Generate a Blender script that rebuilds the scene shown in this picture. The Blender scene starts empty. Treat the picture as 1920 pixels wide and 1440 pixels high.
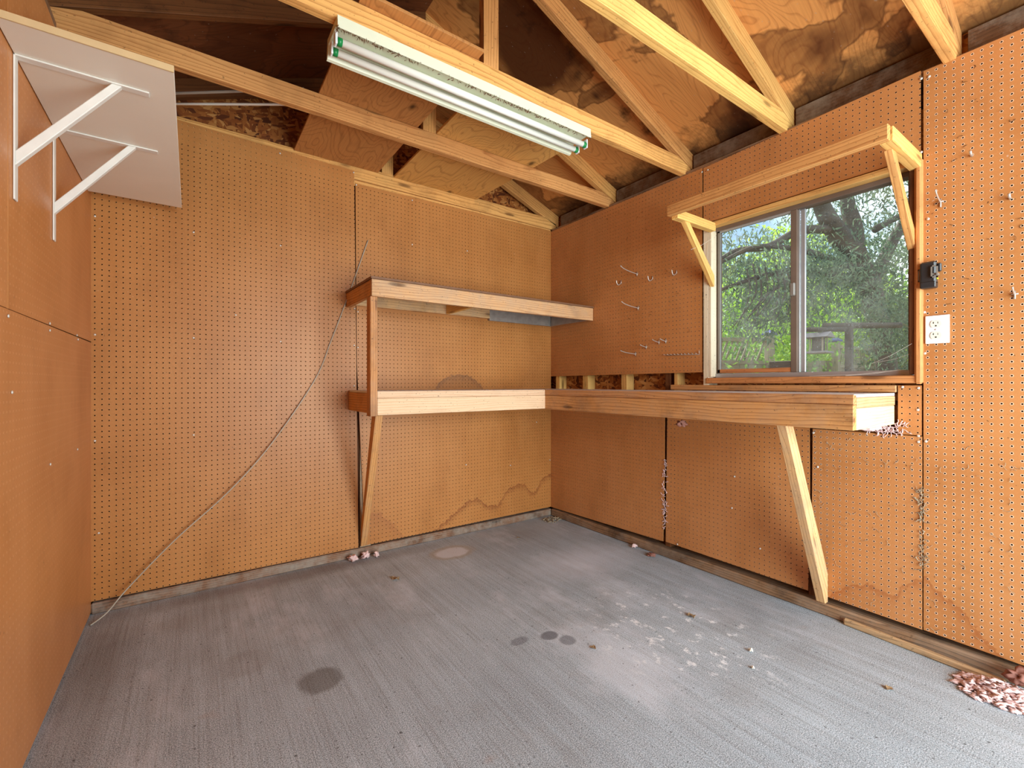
import bpy, bmesh, math, random
import numpy as np
from mathutils import Vector, Matrix, noise as mnoise
R = math.radians
rnd = random.Random(7)
sc = bpy.context.scene
col = sc.collection

# ---------------------------------------------------------------- camera, world, lights, exposure
F_PX, CX, HY, YAW, CAM_H = 850.0, 960.0, 719.5, R(35.25), 1.075
cam_d = bpy.data.cameras.new('camera'); cam_d.sensor_width = 36; cam_d.lens = F_PX / 1920 * 36
cam_d.clip_start = 0.02; cam_d.clip_end = 200
cam = bpy.data.objects.new('camera', cam_d); col.objects.link(cam)
cam.location = (0, 0, CAM_H); cam.rotation_euler = (R(90), 0, -YAW)
sc.camera = cam

world = bpy.data.worlds.new('sky'); sc.world = world; world.use_nodes = True
wn = world.node_tree; wn.nodes.clear()
sky = wn.nodes.new('ShaderNodeTexSky'); sky.sky_type = 'NISHITA'; sky.sun_disc = False
sky.sun_elevation = R(48); sky.sun_rotation = R(-30); sky.air_density = 1.0; sky.dust_density = 1.5
wtc = wn.nodes.new('ShaderNodeTexCoord'); wno = wn.nodes.new('ShaderNodeTexNoise')
wno.inputs['Scale'].default_value = 3.2; wno.inputs['Detail'].default_value = 6
wr = wn.nodes.new('ShaderNodeValToRGB'); wr.color_ramp.elements[0].position = .44; wr.color_ramp.elements[1].position = .60
wmix = wn.nodes.new('ShaderNodeMix'); wmix.data_type = 'RGBA'; wmix.inputs['B'].default_value = (7.5, 7.8, 8.2, 1)
wbg = wn.nodes.new('ShaderNodeBackground'); wbg.inputs['Strength'].default_value = 0.30
wo = wn.nodes.new('ShaderNodeOutputWorld')
wn.links.new(wtc.outputs['Generated'], wno.inputs['Vector']); wn.links.new(wno.outputs['Fac'], wr.inputs['Fac'])
wn.links.new(wr.outputs['Color'], wmix.inputs['Factor']); wn.links.new(sky.outputs['Color'], wmix.inputs['A'])
wn.links.new(wmix.outputs['Result'], wbg.inputs['Color']); wn.links.new(wbg.outputs['Background'], wo.inputs['Surface'])

sun_d = bpy.data.lights.new('sun', 'SUN'); sun_d.energy = 7.5; sun_d.angle = R(1.0); sun_d.color = (1, .95, .86)
sun = bpy.data.objects.new('sun', sun_d); col.objects.link(sun)
sun.rotation_euler = (R(42), 0, R(158))          # comes over the back wall: no direct sun in the shed

door_d = bpy.data.lights.new('doorway_daylight', 'AREA'); door_d.shape = 'RECTANGLE'
door_d.size = 2.1; door_d.size_y = 2.1; door_d.energy = 165; door_d.color = (.86, 1.0, 1.02)
door = bpy.data.objects.new('doorway_daylight', door_d); col.objects.link(door)
door.location = (1.35, -1.55, 1.10); door.rotation_euler = (R(106), 0, 0)

sc.view_settings.view_transform = 'Standard'; sc.view_settings.look = 'None'
sc.view_settings.exposure = 0.25; sc.view_settings.gamma = 1.0; sc.view_settings.use_curve_mapping = False
sc.cycles.max_bounces = 8; sc.cycles.diffuse_bounces = 5; sc.cycles.transparent_max_bounces = 12
sc.cycles.caustics_reflective = False; sc.cycles.caustics_refractive = False

# ---------------------------------------------------------------- helpers
def ray(x, y):
    u = (x - CX) / F_PX; v = (HY - y) / F_PX
    return Vector((math.sin(YAW) + u * math.cos(YAW), math.cos(YAW) - u * math.sin(YAW), v))
def at(x, y, d):                       # a point of the garden d metres ahead
    r = ray(x, y); return Vector((r.x * d, r.y * d, CAM_H + r.z * d))

WM = {}
def link(o, M, parent=None):
    col.objects.link(o); WM[o.name] = M
    if parent is not None:
        o.parent = parent; o.matrix_basis = WM[parent.name].inverted() @ M
    else:
        o.matrix_basis = M
    return o
def tag(o, label=None, cat=None, group=None, kind=None):
    if label: o['label'] = label
    if cat: o['category'] = cat
    if group: o['group'] = group
    if kind: o['kind'] = kind
    return o
def empty(name, loc, label=None, cat=None, group=None, kind=None, parent=None):
    o = bpy.data.objects.new(name, None); o.empty_display_size = .1
    link(o, Matrix.Translation(Vector(loc)), parent)
    return tag(o, label, cat, group, kind)
def meshobj(name, bm, mat, parent=None, M=None, smooth=False):
    me = bpy.data.meshes.new(name); bm.normal_update(); bm.to_mesh(me); bm.free()
    if smooth:
        for p in me.polygons: p.use_smooth = True
    if isinstance(mat, (list, tuple)):
        for m in mat: me.materials.append(m)
    elif mat: me.materials.append(mat)
    return link(bpy.data.objects.new(name, me), M or Matrix.Identity(4), parent)
def bm_box(bm, x0, x1, y0, y1, z0, z1, bevel=0.0):
    b = bmesh.new()
    bmesh.ops.create_cube(b, size=1)
    for v in b.verts:
        v.co = Vector((x0 + (v.co.x + .5) * (x1 - x0), y0 + (v.co.y + .5) * (y1 - y0), z0 + (v.co.z + .5) * (z1 - z0)))
    if bevel: bmesh.ops.bevel(b, geom=list(b.edges), offset=bevel, segments=1, affect='EDGES')
    me = bpy.data.meshes.new('t'); b.to_mesh(me); b.free(); bm.from_mesh(me); bpy.data.meshes.remove(me)
def box(name, x0, x1, y0, y1, z0, z1, mat, parent=None, bevel=0.0015, axis=None):
    """axis: the grain direction becomes the local X of the object"""
    if axis is None: axis = max(range(3), key=lambda i: (x1 - x0, y1 - y0, z1 - z0)[i])
    c = Vector(((x0 + x1) / 2, (y0 + y1) / 2, (z0 + z1) / 2)); s = (x1 - x0, y1 - y0, z1 - z0)
    if axis == 0: M3 = Matrix.Identity(3); L, W, H = s
    elif axis == 1: M3 = Matrix(((0, -1, 0), (1, 0, 0), (0, 0, 1))); L, W, H = s[1], s[0], s[2]
    else: M3 = Matrix(((0, 0, -1), (0, 1, 0), (1, 0, 0))); L, W, H = s[2], s[1], s[0]
    bm = bmesh.new(); bm_box(bm, -L / 2, L / 2, -W / 2, W / 2, -H / 2, H / 2, min(bevel, min(s) * .3))
    return meshobj(name, bm, mat, parent, Matrix.Translation(c) @ M3.to_4x4())
def prism(name, pts, depth_vec, mat, parent=None, grain=None, bevel=0.0):
    """polygon (world points) swept by depth_vec; local X along grain"""
    pts = [Vector(p) for p in pts]; dv = Vector(depth_vec)
    g = Vector(grain).normalized() if grain is not None else (pts[1] - pts[0]).normalized()
    n = dv.normalized(); y = n.cross(g).normalized(); z = g.cross(y)
    c = sum(pts, Vector()) / len(pts)
    M = Matrix((g, y, z)).transposed().to_4x4(); M.translation = c; Mi = M.inverted()
    bm = bmesh.new()
    a = [bm.verts.new(Mi @ p) for p in pts]; b = [bm.verts.new(Mi @ (p + dv)) for p in pts]
    k = len(pts); bm.faces.new(a); bm.faces.new(list(reversed(b)))
    for i in range(k): bm.faces.new((a[(i + 1) % k], a[i], b[i], b[(i + 1) % k]))
    bmesh.ops.recalc_face_normals(bm, faces=bm.faces)
    if bevel: bmesh.ops.bevel(bm, geom=list(bm.edges), offset=bevel, segments=1, affect='EDGES')
    return meshobj(name, bm, mat, parent, M)
def bm_tube(bm, pts, rad, seg=8, cap=True):
    pts = [Vector(p) for p in pts]; n = len(pts)
    rads = rad if isinstance(rad, (list, tuple)) else [rad] * n
    rings = []; prev = None
    for i, p in enumerate(pts):
        t = (pts[min(i + 1, n - 1)] - pts[max(i - 1, 0)]).normalized()
        if prev is None:
            a = Vector((0, 0, 1)) if abs(t.z) < .9 else Vector((1, 0, 0)); u = t.cross(a).normalized()
        else: u = (prev - t * prev.dot(t)).normalized()
        prev = u; w = t.cross(u)
        rings.append([bm.verts.new(p + (u * math.cos(2 * math.pi * k / seg) + w * math.sin(2 * math.pi * k / seg)) * rads[i]) for k in range(seg)])
    for i in range(n - 1):
        for k in range(seg):
            bm.faces.new((rings[i][k], rings[i][(k + 1) % seg], rings[i + 1][(k + 1) % seg], rings[i + 1][k]))
    if cap: bm.faces.new(list(reversed(rings[0]))); bm.faces.new(rings[-1])
def tube(name, pts, rad, mat, parent=None, seg=8):
    bm = bmesh.new(); bm_tube(bm, pts, rad, seg); return meshobj(name, bm, mat, parent, smooth=True)
def spline(pts, k=8):
    pts = [Vector(p) for p in pts]; out = []
    for i in range(len(pts) - 1):
        p0 = pts[max(i - 1, 0)]; p1 = pts[i]; p2 = pts[i + 1]; p3 = pts[min(i + 2, len(pts) - 1)]
        for j in range(k):
            t = j / k
            out.append(.5 * ((2 * p1) + (p2 - p0) * t + (2 * p0 - 5 * p1 + 4 * p2 - p3) * t * t + (3 * p1 - p0 - 3 * p2 + p3) * t ** 3))
    return out + [pts[-1]]

# ---------------------------------------------------------------- materials
class NT:
    def __init__(s, name):
        s.m = bpy.data.materials.new(name); s.m.use_nodes = True; s.t = s.m.node_tree; s.t.nodes.clear()
        s.out = s.n('ShaderNodeOutputMaterial')
    def n(s, typ, **kw):
        nd = s.t.nodes.new(typ)
        for k, v in kw.items(): setattr(nd, k, v)
        return nd
    def l(s, a, b):
        if hasattr(a, 'is_output'): s.t.links.new(a, b)
        elif isinstance(a, (tuple, list)): b.default_value = tuple(a) + ((1,) if len(a) == 3 and b.type == 'RGBA' else ())
        else: b.default_value = a
    def math(s, op, a, b=0.0, c=0.0, clamp=False):
        nd = s.n('ShaderNodeMath', operation=op, use_clamp=clamp)
        for i, v in enumerate((a, b, c)): s.l(v, nd.inputs[i])
        return nd.outputs[0]
    def mix(s, f, a, b, blend='MIX'):
        nd = s.n('ShaderNodeMix', data_type='RGBA', blend_type=blend)
        s.l(f, nd.inputs[0]); s.l(a, nd.inputs[6]); s.l(b, nd.inputs[7]); return nd.outputs[2]
    def ramp(s, f, pts):
        nd = s.n('ShaderNodeValToRGB'); e = nd.color_ramp.elements
        while len(e) < len(pts): e.new(.5)
        for i, (p, c) in enumerate(pts):
            e[i].position = p; e[i].color = (c, c, c, 1) if isinstance(c, (int, float)) else tuple(c) + (1,)
        s.l(f, nd.inputs[0]); return nd.outputs[0]
    def coord(s): return s.n('ShaderNodeTexCoord').outputs['Object']
    def sep(s, v):
        nd = s.n('ShaderNodeSeparateXYZ'); s.l(v, nd.inputs[0]); return nd.outputs
    def comb(s, x, y, z):
        nd = s.n('ShaderNodeCombineXYZ')
        for i, v in enumerate((x, y, z)): s.l(v, nd.inputs[i])
        return nd.outputs[0]
    def scale(s, v, sc_, loc=(0, 0, 0)):
        nd = s.n('ShaderNodeMapping'); s.l(v, nd.inputs[0]); nd.inputs['Scale'].default_value = sc_; nd.inputs['Location'].default_value = loc
        return nd.outputs[0]
    def noise(s, v, sc_, det=4, rough=.5, dist=0, col=False):
        nd = s.n('ShaderNodeTexNoise'); s.l(v, nd.inputs['Vector']); nd.inputs['Scale'].default_value = sc_
        nd.inputs['Detail'].default_value = det; nd.inputs['Roughness'].default_value = rough; nd.inputs['Distortion'].default_value = dist
        return nd.outputs['Color' if col else 'Fac']
    def vor(s, v, sc_, out='Distance', feat='F1', rand=1):
        nd = s.n('ShaderNodeTexVoronoi', feature=feat); s.l(v, nd.inputs['Vector']); nd.inputs['Scale'].default_value = sc_
        nd.inputs['Randomness'].default_value = rand; return nd.outputs[out]
    def bump(s, h, strength=.3, dist=.001):
        nd = s.n('ShaderNodeBump'); s.l(h, nd.inputs['Height']); nd.inputs['Strength'].default_value = strength; nd.inputs['Distance'].default_value = dist
        return nd.outputs[0]
    def bsdf(s, color, rough=.6, spec=.3, metal=0, normal=None, **kw):
        nd = s.n('ShaderNodeBsdfPrincipled'); s.l(color, nd.inputs['Base Color']); s.l(rough, nd.inputs['Roughness'])
        nd.inputs['Specular IOR Level'].default_value = spec; nd.inputs['Metallic'].default_value = metal
        if normal is not None: s.l(normal, nd.inputs['Normal'])
        for k, v in kw.items(): s.l(v, nd.inputs[k])
        return nd.outputs[0]
    def done(s, sh): s.t.links.new(sh, s.out.inputs['Surface']); return s.m
def srgb(r, g, b):
    f = lambda c: (c / 255 / 12.92) if c <= 10 else ((c / 255 + .055) / 1.055) ** 2.4
    return (f(r), f(g), f(b))

def plain(name, c, rough=.5, spec=.4, metal=0, var=0.12, sc_=20):
    t = NT(name); v = t.coord(); n = t.noise(v, sc_, 4)
    c2 = tuple(x * (1 - var) for x in c); c3 = tuple(min(1, x * (1 + var)) for x in c)
    return t.done(t.bsdf(t.mix(n, c2, c3), rough, spec, metal))

def wood(name, light, dark, ring=26, streak=.5, dirt=.35, knots=True, rough=.65, grey=0.0, speck=.5):
    t = NT(name); v = t.coord(); oi = t.n('ShaderNodeObjectInfo').outputs['Random']
    off = t.comb(t.math('MULTIPLY', oi, 37.0), t.math('MULTIPLY', oi, .11), t.math('MULTIPLY', oi, .17))
    add = t.n('ShaderNodeVectorMath', operation='ADD'); t.l(v, add.inputs[0]); t.l(off, add.inputs[1]); p = add.outputs[0]
    ps = t.scale(p, (.12, 1, 1))
    warp = t.noise(t.scale(p, (1.3, 7, 7)), 1.0, 2, col=True)
    wa = t.n('ShaderNodeVectorMath', operation='MULTIPLY_ADD'); t.l(warp, wa.inputs[0]); wa.inputs[1].default_value = (.06, .06, .06); t.l(ps, wa.inputs[2])
    w = t.n('ShaderNodeTexWave', wave_type='RINGS', rings_direction='X', wave_profile='SAW')
    t.l(wa.outputs[0], w.inputs['Vector']); w.inputs['Scale'].default_value = ring; w.inputs['Distortion'].default_value = 1.5
    w.inputs['Detail'].default_value = 2; w.inputs['Detail Scale'].default_value = 3
    fine = t.noise(t.scale(p, (3, 160, 160)), 1.0, 3, .6)
    g = t.math('MULTIPLY', t.ramp(w.outputs['Fac'], [(0, 0), (.65, .25), (.93, 1), (1, .1)]), streak)
    g = t.math('ADD', g, t.math('MULTIPLY', t.math('SUBTRACT', fine, .5), .7), clamp=True)
    c = t.mix(g, light, dark)
    # board-to-board variation of the timber itself
    hv = t.n('ShaderNodeHueSaturation'); t.l(c, hv.inputs['Color']); t.l(t.math('MULTIPLY_ADD', oi, .22, .88), hv.inputs['Value'])
    t.l(t.math('MULTIPLY_ADD', oi, .010, .498), hv.inputs['Hue']); c = hv.outputs[0]
    if knots:
        kd = t.vor(t.scale(p, (2.6, 11, 11)), 1.0); k = t.ramp(kd, [(.05, 1), (.11, .75), (.15, .15), (.26, 0)])
        c = t.mix(t.math('MULTIPLY', k, .8), c, tuple(x * .22 for x in dark))
    big = t.noise(p, 5.0, 5, .65); d = t.ramp(big, [(.5, 0), (.75, 1)])
    c = t.mix(t.math('MULTIPLY', d, dirt), c, tuple(x * .35 for x in dark))
    if speck:
        sp = t.ramp(t.noise(p, 90, 2, .5), [(.67, 0), (.72, 1)])
        c = t.mix(t.math('MULTIPLY', sp, speck), c, (.03, .018, .01))
    if grey:
        gm = t.ramp(t.noise(p, 9.0, 6, .7), [(.4, 0), (.65, 1)]); c = t.mix(t.math('MULTIPLY', gm, grey), c, (.34, .30, .25))
    return t.done(t.bsdf(c, rough, .25, normal=t.bump(g, .25, .001)))

M_pine = wood('pine_timber', srgb(224, 164, 100), srgb(164, 96, 46), streak=.7)
M_pine_y = wood('yellow_lit_pine', srgb(236, 186, 112), srgb(186, 120, 58), streak=.65, dirt=.25, speck=.3)  # yellow tone puts light bounced in around the window into the pine
M_pine_d = wood('dark_timber', srgb(120, 72, 40), srgb(58, 30, 16), dirt=.6)  # on left rafters and studs behind peg holes its darkness paints in shade
M_shelfw = wood('shelf_timber', srgb(222, 174, 126), srgb(158, 100, 60), streak=.65, grey=.3)
M_bench = wood('bench_timber', srgb(212, 152, 96), srgb(146, 84, 44), streak=.7, grey=.2, dirt=.5)
M_bench_l = wood('pale_bench_timber', srgb(236, 200, 164), srgb(204, 152, 108), dirt=.15)
M_trim = wood('redwood_trim', srgb(206, 136, 86), srgb(146, 82, 48), dirt=.45)
M_jamb = wood('daylit_jamb_wood', srgb(236, 222, 196), srgb(206, 178, 138), dirt=.2, knots=False)  # paleness is the daylight on the far jamb, put into the wood colour
M_plate = wood('damp_sole_plate', srgb(150, 112, 84), srgb(74, 48, 32), streak=.8, dirt=.8, grey=.3)
M_plate_b = wood('mouldy_sole_plate', srgb(146, 108, 84), srgb(70, 44, 32), streak=.8, dirt=.9, grey=.75)
M_strip = wood('worn_strip_wood', srgb(186, 146, 108), srgb(116, 82, 56), streak=.6, dirt=.6, grey=.3)
M_grey_w = wood('weathered_fence_wood', srgb(176, 160, 138), srgb(120, 104, 86), dirt=.35, speck=.2)
M_dirty = wood('sooty_blocking', srgb(112, 82, 60), srgb(54, 36, 26), dirt=.7, grey=.6)
M_bark = wood('bark', srgb(92, 80, 68), srgb(44, 36, 30), ring=40, dirt=.4, speck=0)

def plywood(name, light, dark, sc_=1.0, stain=0.0, rot=False):
    t = NT(name); v = t.coord(); oi = t.n('ShaderNodeObjectInfo').outputs['Random']
    add = t.n('ShaderNodeVectorMath', operation='ADD'); t.l(v, add.inputs[0]); t.l(t.comb(t.math('MULTIPLY', oi, 11), t.math('MULTIPLY', oi, 7), 0), add.inputs[1]); p = add.outputs[0]
    q = t.scale(p, (1.1, 3.6, 3.6) if not rot else (3.6, 1.1, 3.6)); f = t.noise(q, 1.3, 2, .4, .6)
    rings = t.math('FRACT', t.math('MULTIPLY', f, 22.0))
    g = t.ramp(rings, [(0, .9), (.12, .15), (.75, .1), (1, .75)])
    fine = t.noise(t.scale(p, (4, 130, 130) if not rot else (130, 4, 130)), 1, 3)
    g = t.math('ADD', t.math('MULTIPLY', g, .6), t.math('MULTIPLY', t.math('SUBTRACT', fine, .5), .8), clamp=True)
    c = t.mix(g, light, dark)
    kd = t.vor(t.scale(p, (2.2, 4.2, 4.2)), 1.0); c = t.mix(t.ramp(kd, [(.035, .85), (.06, .4), (.1, 0)]), c, tuple(x * .2 for x in dark))
    if stain:
        n = t.noise(p, 1.5, 5, .55, .3)
        s1 = t.ramp(n, [(.50, 0), (.515, .8), (.53, .55), (.62, 1)])
        c = t.mix(t.math('MULTIPLY', s1, stain), c, srgb(72, 30, 10))
        s2 = t.ramp(t.noise(p, 2.6, 6, .6), [(.62, 0), (.70, 1)]); c = t.mix(t.math('MULTIPLY', s2, stain), c, srgb(28, 15, 10))
        web = t.ramp(t.noise(p, 60, 2), [(.70, 0), (.74, 1)]); c = t.mix(t.math('MULTIPLY', web, .35), c, (.4, .36, .32))
    return t, c, p, g
def plywood_mat(name, *a, **k):
    t, c, p, g = plywood(name, *a, **k); return t.done(t.bsdf(c, .6, .3, normal=t.bump(g, .15)))
M_ply_a = plywood_mat('storage_plywood', srgb(192, 134, 78), srgb(128, 78, 40))
M_ply_b = plywood_mat('figured_plywood', srgb(222, 170, 98), srgb(150, 96, 46))
# roof sheathing: pale eave band paints in leaking daylight with the weathering (local x = metres up from the wall)
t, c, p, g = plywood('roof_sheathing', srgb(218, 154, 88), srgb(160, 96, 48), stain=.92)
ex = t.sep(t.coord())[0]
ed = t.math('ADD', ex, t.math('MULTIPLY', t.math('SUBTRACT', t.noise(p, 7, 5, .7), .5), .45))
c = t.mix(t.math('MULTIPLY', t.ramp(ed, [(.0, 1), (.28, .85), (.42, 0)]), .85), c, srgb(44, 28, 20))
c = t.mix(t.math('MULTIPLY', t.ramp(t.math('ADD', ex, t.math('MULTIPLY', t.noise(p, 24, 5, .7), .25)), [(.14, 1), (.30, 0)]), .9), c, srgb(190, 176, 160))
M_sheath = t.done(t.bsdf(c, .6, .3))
M_sheath_l = plywood_mat('shaded_roof_sheathing', srgb(120, 70, 40), srgb(56, 30, 18), stain=.6)  # darker copy of the sheathing: the left slope's shade is in the colour

t = NT('strand_board'); v = t.coord(); x, y, z = t.sep(v)
def chips(ang_, sc_, off_):
    h = t.math('ADD', x, y); u1 = t.math('ADD', t.math('MULTIPLY', h, math.cos(ang_)), t.math('MULTIPLY', z, math.sin(ang_))); u2 = t.math('SUBTRACT', t.math('MULTIPLY', z, math.cos(ang_)), t.math('MULTIPLY', h, math.sin(ang_)))
    return t.sep(t.vor(t.comb(t.math('MULTIPLY', u1, .32), u2, off_), sc_, 'Color'))
c1 = chips(.3, 70, 0.0); c2 = chips(1.5, 60, 3.0); c3 = chips(-.7, 66, 7.0)
pick = t.math('GREATER_THAN', c1[2], .55); pick2 = t.math('GREATER_THAN', c2[2], .55)
s = t.math('ADD', t.math('MULTIPLY', pick, c1[0]), t.math('MULTIPLY', t.math('SUBTRACT', 1, pick), t.math('ADD', t.math('MULTIPLY', pick2, c2[0]), t.math('MULTIPLY', t.math('SUBTRACT', 1, pick2), c3[0]))))
M_osb = t.done(t.bsdf(t.ramp(s, [(0, srgb(84, 40, 18)), (.3, srgb(136, 72, 30)), (.7, srgb(176, 108, 50)), (1, srgb(206, 148, 84))]), .6, .3))

def peg(name, base, ring_c, hole=1.0, rough=.42, curves=(), spots=(), ringw=.0052, fuzz=.35, rad=.0031, deb=.4, rs=.5):
    """pegboard: local x runs along the wall from the panel's edge, local z up, 1 inch lattice"""
    t = NT(name); v = t.coord(); x, y, z = t.sep(v)
    P = .0254
    fx = t.math('SUBTRACT', t.math('FRACT', t.math('DIVIDE', x, P)), .5); fz = t.math('SUBTRACT', t.math('FRACT', t.math('DIVIDE', z, P)), .5)
    d = t.math('MULTIPLY', t.math('SQRT', t.math('ADD', t.math('MULTIPLY', fx, fx), t.math('MULTIPLY', fz, fz))), P)
    hm = t.math('LESS_THAN', d, rad)
    rg = t.ramp(t.math('MULTIPLY', d, 100.0), [(rad * 100, 1), (ringw * 75, .8), (ringw * 100, 0)])
    n1 = t.noise(v, 2.2, 4, .55); n2 = t.noise(v, 260, 2, .6); n3 = t.noise(t.scale(v, (3, 3, .7)), 1.6, 3)
    b2 = tuple(a * k for a, k in zip(base, (.86, .80, .72))); b3 = tuple(min(1, a * k) for a, k in zip(base, (1.08, 1.12, 1.25)))
    c = t.mix(t.ramp(n1, [(.35, 0), (.65, 1)]), b2, base)
    c = t.mix(t.math('MULTIPLY', t.ramp(n3, [(.4, 0), (.7, 1)]), .6), c, b3)
    c = t.mix(t.math('MULTIPLY', t.ramp(n2, [(.35, 0), (.75, 1)]), fuzz * .5), c, tuple(a * .6 for a in base))
    sm = t.ramp(t.noise(t.scale(v, (1.4, 1, .8), (2, 0, 5)), 3.1, 6, .7), [(.5, 0), (.72, 1)]); c = t.mix(t.math('MULTIPLY', sm, .38), c, tuple(a * k for a, k in zip(base, (.58, .50, .42))))
    sp = t.ramp(t.noise(v, 70, 2), [(.71, 0), (.74, 1)]); c = t.mix(t.math('MULTIPLY', sp, deb), c, (.05, .025, .012))
    sl = t.ramp(t.noise(t.scale(v, (1, 1, 1), (5, 3, 8)), 55, 2), [(.725, 0), (.75, 1)]); c = t.mix(t.math('MULTIPLY', sl, deb * .8), c, (.65, .48, .36))
    c = t.mix(t.math('MULTIPLY', rg, rs), c, ring_c)
    for (pts, x0, x1, z0, z1, width, strength, tint) in curves:
        fc = t.n('ShaderNodeFloatCurve'); cu = fc.mapping.curves[0]
        for i, (a, b) in enumerate(pts):
            a = (a - x0) / (x1 - x0); b = (b - z0) / (z1 - z0)
            if i < 2: cu.points[0 if i == 0 else 1].location = (a, b)
            else: cu.points.new(a, b)
        fc.mapping.update()
        jag = t.math('MULTIPLY', t.math('SUBTRACT', t.noise(v, 24, 4, .65), .5), .07)
        t.l(t.math('DIVIDE', t.math('SUBTRACT', t.math('ADD', x, jag), x0), x1 - x0), fc.inputs['Value'])
        h = t.math('ADD', t.math('MULTIPLY_ADD', fc.outputs[0], z1 - z0, z0), t.math('MULTIPLY', t.math('SUBTRACT', t.noise(v, 34, 4, .6), .5), .085))
        dz = t.math('SUBTRACT', h, z)                 # >0 under the tide mark
        band = t.ramp(t.math('DIVIDE', dz, width), [(0, 0), (.04, 1), (.28, .5), (.75, .10), (1, .04)])
        inx = t.math('MULTIPLY', t.math('GREATER_THAN', x, x0), t.math('LESS_THAN', x, x1))
        inz = t.math('MULTIPLY', t.math('GREATER_THAN', z, z0), inx)
        c = t.mix(t.math('MULTIPLY', t.math('MULTIPLY', band, inz), strength), c, tint)
    for (sx, sz, rx, rz, strength, tint) in spots:
        ex_ = t.math('DIVIDE', t.math('SUBTRACT', x, sx), rx); ez_ = t.math('DIVIDE', t.math('SUBTRACT', z, sz), rz)
        dd = t.math('ADD', t.math('SQRT', t.math('ADD', t.math('MULTIPLY', ex_, ex_), t.math('MULTIPLY', ez_, ez_))), t.math('MULTIPLY', t.math('SUBTRACT', t.noise(v, 14, 4, .6), .5), 1.1))
        c = t.mix(t.math('MULTIPLY', t.ramp(dd, [(.6, 1), (1, 0)]), strength), c, tint)
    hb = t.math('ADD', t.math('MULTIPLY', rg, .8), t.math('MULTIPLY', n2, .25))
    sh = t.bsdf(c, rough, .32, normal=t.bump(hb, .35, .0008))
    if hole:
        ms = t.n('ShaderNodeMixShader'); t.l(hm, ms.inputs[0]); t.l(sh, ms.inputs[1])
        t.l(t.n('ShaderNodeBsdfTransparent').outputs[0], ms.inputs[2]); sh = ms.outputs[0]
    return t.done(sh)
TAN = srgb(186, 124, 66); RING = srgb(218, 164, 112)
TANR = srgb(196, 132, 78)
M_peg_b1 = peg('pegboard_tan', TAN, RING, ringw=.0046, rs=.3)
M_peg_b2 = peg('pegboard_tide_marked', TAN, RING, ringw=.0044, rs=.3, curves=[
    ([(.55, .08), (.66, .14), (.74, .19), (.86, .235), (.97, .17), (1.04, .16), (1.14, .26), (1.28, .29), (1.40, .21), (1.48, .30), (1.578, .34)], .52, 1.60, .04, .5, .06, .75, srgb(122, 62, 32)),
    ([(.47, 1.0), (.53, 1.04), (.58, 1.10), (.66, 1.135), (.78, 1.14), (.88, 1.09), (.98, 1.0)], .47, .98, 1.0, 1.2, .16, .55, srgb(96, 66, 50)),
    ([(.02, .24), (.12, .26), (.22, .18), (.32, .06)], .0, .34, .03, .5, .2, .35, srgb(140, 78, 48))])
M_peg_r = peg('pegboard_orange', TANR, srgb(230, 184, 144), ringw=.0050, deb=.7, rs=.6)
M_peg_r3 = peg('pegboard_orange_stained', TANR, srgb(240, 200, 166), ringw=.0054, deb=.7, rs=.8, curves=[
    ([(.08, .1), (.14, .16), (.22, .20), (.30, .19), (.36, .26), (.42, .29)], .06, .42, .05, .5, .07, .5, srgb(146, 70, 30))])
M_peg_r4 = peg('pegboard_light_stained', TANR, srgb(244, 210, 180), ringw=.0056, deb=.7, rs=.85, curves=[
    ([(0, .30), (.05, .25), (.10, .22), (.16, .14), (.22, .08)], -.01, .24, .03, .5, .09, .5, srgb(146, 70, 30))])
M_peg_l = peg('hardboard_faint_holes', srgb(206, 138, 82), srgb(236, 184, 140), hole=0, ringw=.0040, rough=.38, rs=.3)
for m in (M_peg_b1,): pass

# concrete floor (object coordinates = world metres)
t = NT('broomed_concrete'); v = t.coord(); x, y, z = t.sep(v)
st = t.noise(t.scale(v, (140, 2.2, 1)), 1, 4, .7); st2 = t.noise(t.scale(v, (22, .6, 1)), 1, 4, .6)
bl = t.noise(v, 1.3, 6, .6); sp = t.noise(v, 300, 3, .7); gr = t.noise(v, 120, 2, .6)
c = t.mix(t.ramp(bl, [(.3, 0), (.7, 1)]), srgb(162, 175, 186), srgb(200, 214, 226))
c = t.mix(t.math('MULTIPLY', t.ramp(st, [(.36, 1), (.52, 0)]), .36), c, srgb(100, 94, 90))
c = t.mix(t.math('MULTIPLY', t.ramp(st2, [(.38, 1), (.60, 0)]), .2), c, srgb(116, 110, 106))
c = t.mix(t.math('MULTIPLY', t.ramp(sp, [(.40, 1), (.50, 0)]), .7), c, srgb(70, 66, 64))
c = t.mix(t.math('MULTIPLY', t.ramp(sp, [(.53, 0), (.64, 1)]), .75), c, srgb(232, 234, 240))
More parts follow.
